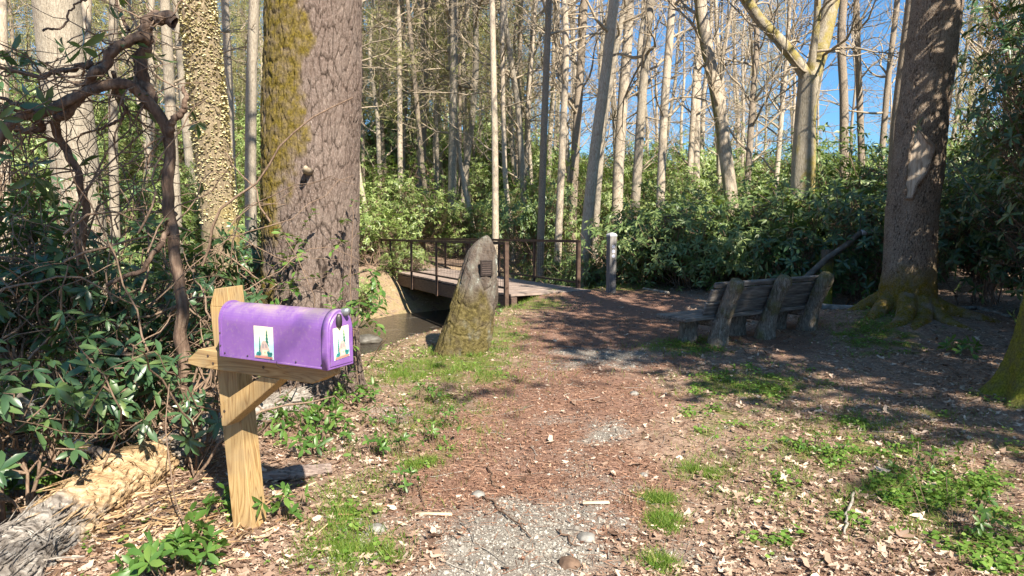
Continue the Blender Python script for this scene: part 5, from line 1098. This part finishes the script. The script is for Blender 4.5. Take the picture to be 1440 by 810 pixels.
rng = np.random.default_rng(66)
def inpoly(x, y, P):
    r = np.zeros(x.shape, bool); n = len(P)
    for a in range(n):
        (x1, y1), (x2, y2) = P[a], P[(a+1) % n]; c = ((y1 > y) != (y2 > y)) & (x < (x2-x1)*(y-y1)/(y2-y1+1e-12)+x1); r ^= c
    return r
def shade(poly, n, z0, z1, hlo, hhi, dens):
    """foliage clumps that would shade the given patch of the clearing, kept out of the camera's view"""
    P = np.array(poly); x = rng.uniform(P[:, 0].min(), P[:, 0].max(), n*3); y = rng.uniform(P[:, 1].min(), P[:, 1].max(), n*3); k = inpoly(x, y, poly); x, y = x[k][:n], y[k][:n]
    z = rng.uniform(z0, z1, len(x)); h = rng.uniform(hlo, hhi, len(x)); t = (h-z)/math.sin(EL)
    C = np.stack([x, y, z], 1)+np.array(SUN)[None]*t[:, None]
    px, py, f = proj(C[:, 0], C[:, 1], C[:, 2]); vis = (f > 0) & (px > -150) & (px < 1590) & (py > -160) & (py < 960); near_ = np.linalg.norm(C-np.array([0, 0, 1.6]), axis=1) < 1.2
    return C[~vis & ~near_]
Cs = shade([(1.9, 6.2), (3.1, 4.3), (6, 2), (10, 6), (9, 13), (4, 15), (1.2, 13), (.9, 9.5), (2.2, 7.5)], 450, .0, 1.6, 4.5, 10, 1)
Cs2 = shade([(.6, 8.0), (1.8, 6.4), (2.3, 8), (1.5, 10), (.8, 12.5), (.3, 10)], 22, 0, .3, 6, 10, 1)
Cs3 = shade([(-4.2, 3.4), (-2.6, 3.4), (-2.3, 5), (-3.5, 6.5), (-5.5, 6)], 72, .6, 1.8, 5, 9, 1)
Cs4 = shade([(-.6, 5.2), (1.4, 5.0), (1.6, 7.5), (.2, 8.2)], 3, 0, .2, 7, 12, 1); Cs5 = shade([(1.5, 3.2), (3.2, 3.0), (3.0, 4.2), (1.8, 5.2)], 1, 0, .2, 7, 12, 1)
Cs = np.vstack([Cs, Cs2, Cs3, Cs4, Cs5]); TR = np.array([(7.5, 2.0), (9.5, -2.5), (9.2, -5.2), (.4, -5.6), (11.5, 4.5), (12.5, .5)])
own = ((Cs[:, None, :2]-TR[None])**2).sum(-1).argmin(1); LB_ = ['beside the clearing on the sunny side', 'behind the clearing farther right', 'behind the photographer', 'straight behind the path', 'right of the scarred tree', 'far right of the clearing']
for q in range(6):  # trees out of view, crowns shaped to throw the wanted shade
    c = Cs[own == q]
    if len(c) < 3: continue
    b0 = np.array([*TR[q], hz(*TR[q])]); root = empty('unseen_shade_tree', b0); tm = MB(); trunk_mesh(tm, [(0, 0, -.2), (.05, 0, 6), (0, .1, 14)], [.26, .2, .06], 16, 40, .01, (.05, .1), .2, None, q); tm.build('trunk', BARK_DARK, root)
    f = MB(); m = 26; C = np.repeat(c-b0, m, 0)+rng.normal(0, .26, (len(c)*m, 3)); D = rng.normal(0, 1, C.shape); D[:, 2] *= .3; tv, tq, tt = leaf_c(.42, .05); inst(f, tv, tq, None, rots(D, rng, None, .6), C, rng.uniform(.16, .36, len(C)), rng.random(len(C))); f.build('foliage', LEAF_RHF, root)
    cm = MB(); n = len(c); S = np.zeros((n, 3)); S[:, 2] = np.clip(c[:, 2]-b0[2]-np.linalg.norm((c-b0)[:, :2], axis=1)*.3, .8, 13); t = np.linspace(0, 1, 6)[None, :, None]; P = S[:, None]*(1-t)+(c-b0)[:, None]*t; V, q_ = tubes(P, np.linspace(.03, .008, 6)[None]*np.ones((n, 1)), 4); cm.add(V, q_); cm.build('limbs', M_TWIG, root)
    tag(root, 'unseen evergreen added for shade '+LB_[q], 'tree')

sc.view_settings.view_transform = 'Standard'; sc.view_settings.look = 'None'; sc.view_settings.exposure = 1.36; sc.view_settings.gamma = 1
sc.cycles.max_bounces = 6; sc.cycles.diffuse_bounces = 3; sc.cycles.glossy_bounces = 2; sc.cycles.transmission_bounces = 3; sc.cycles.caustics_reflective = False; sc.cycles.caustics_refractive = False
sc.cycles.use_denoising = True
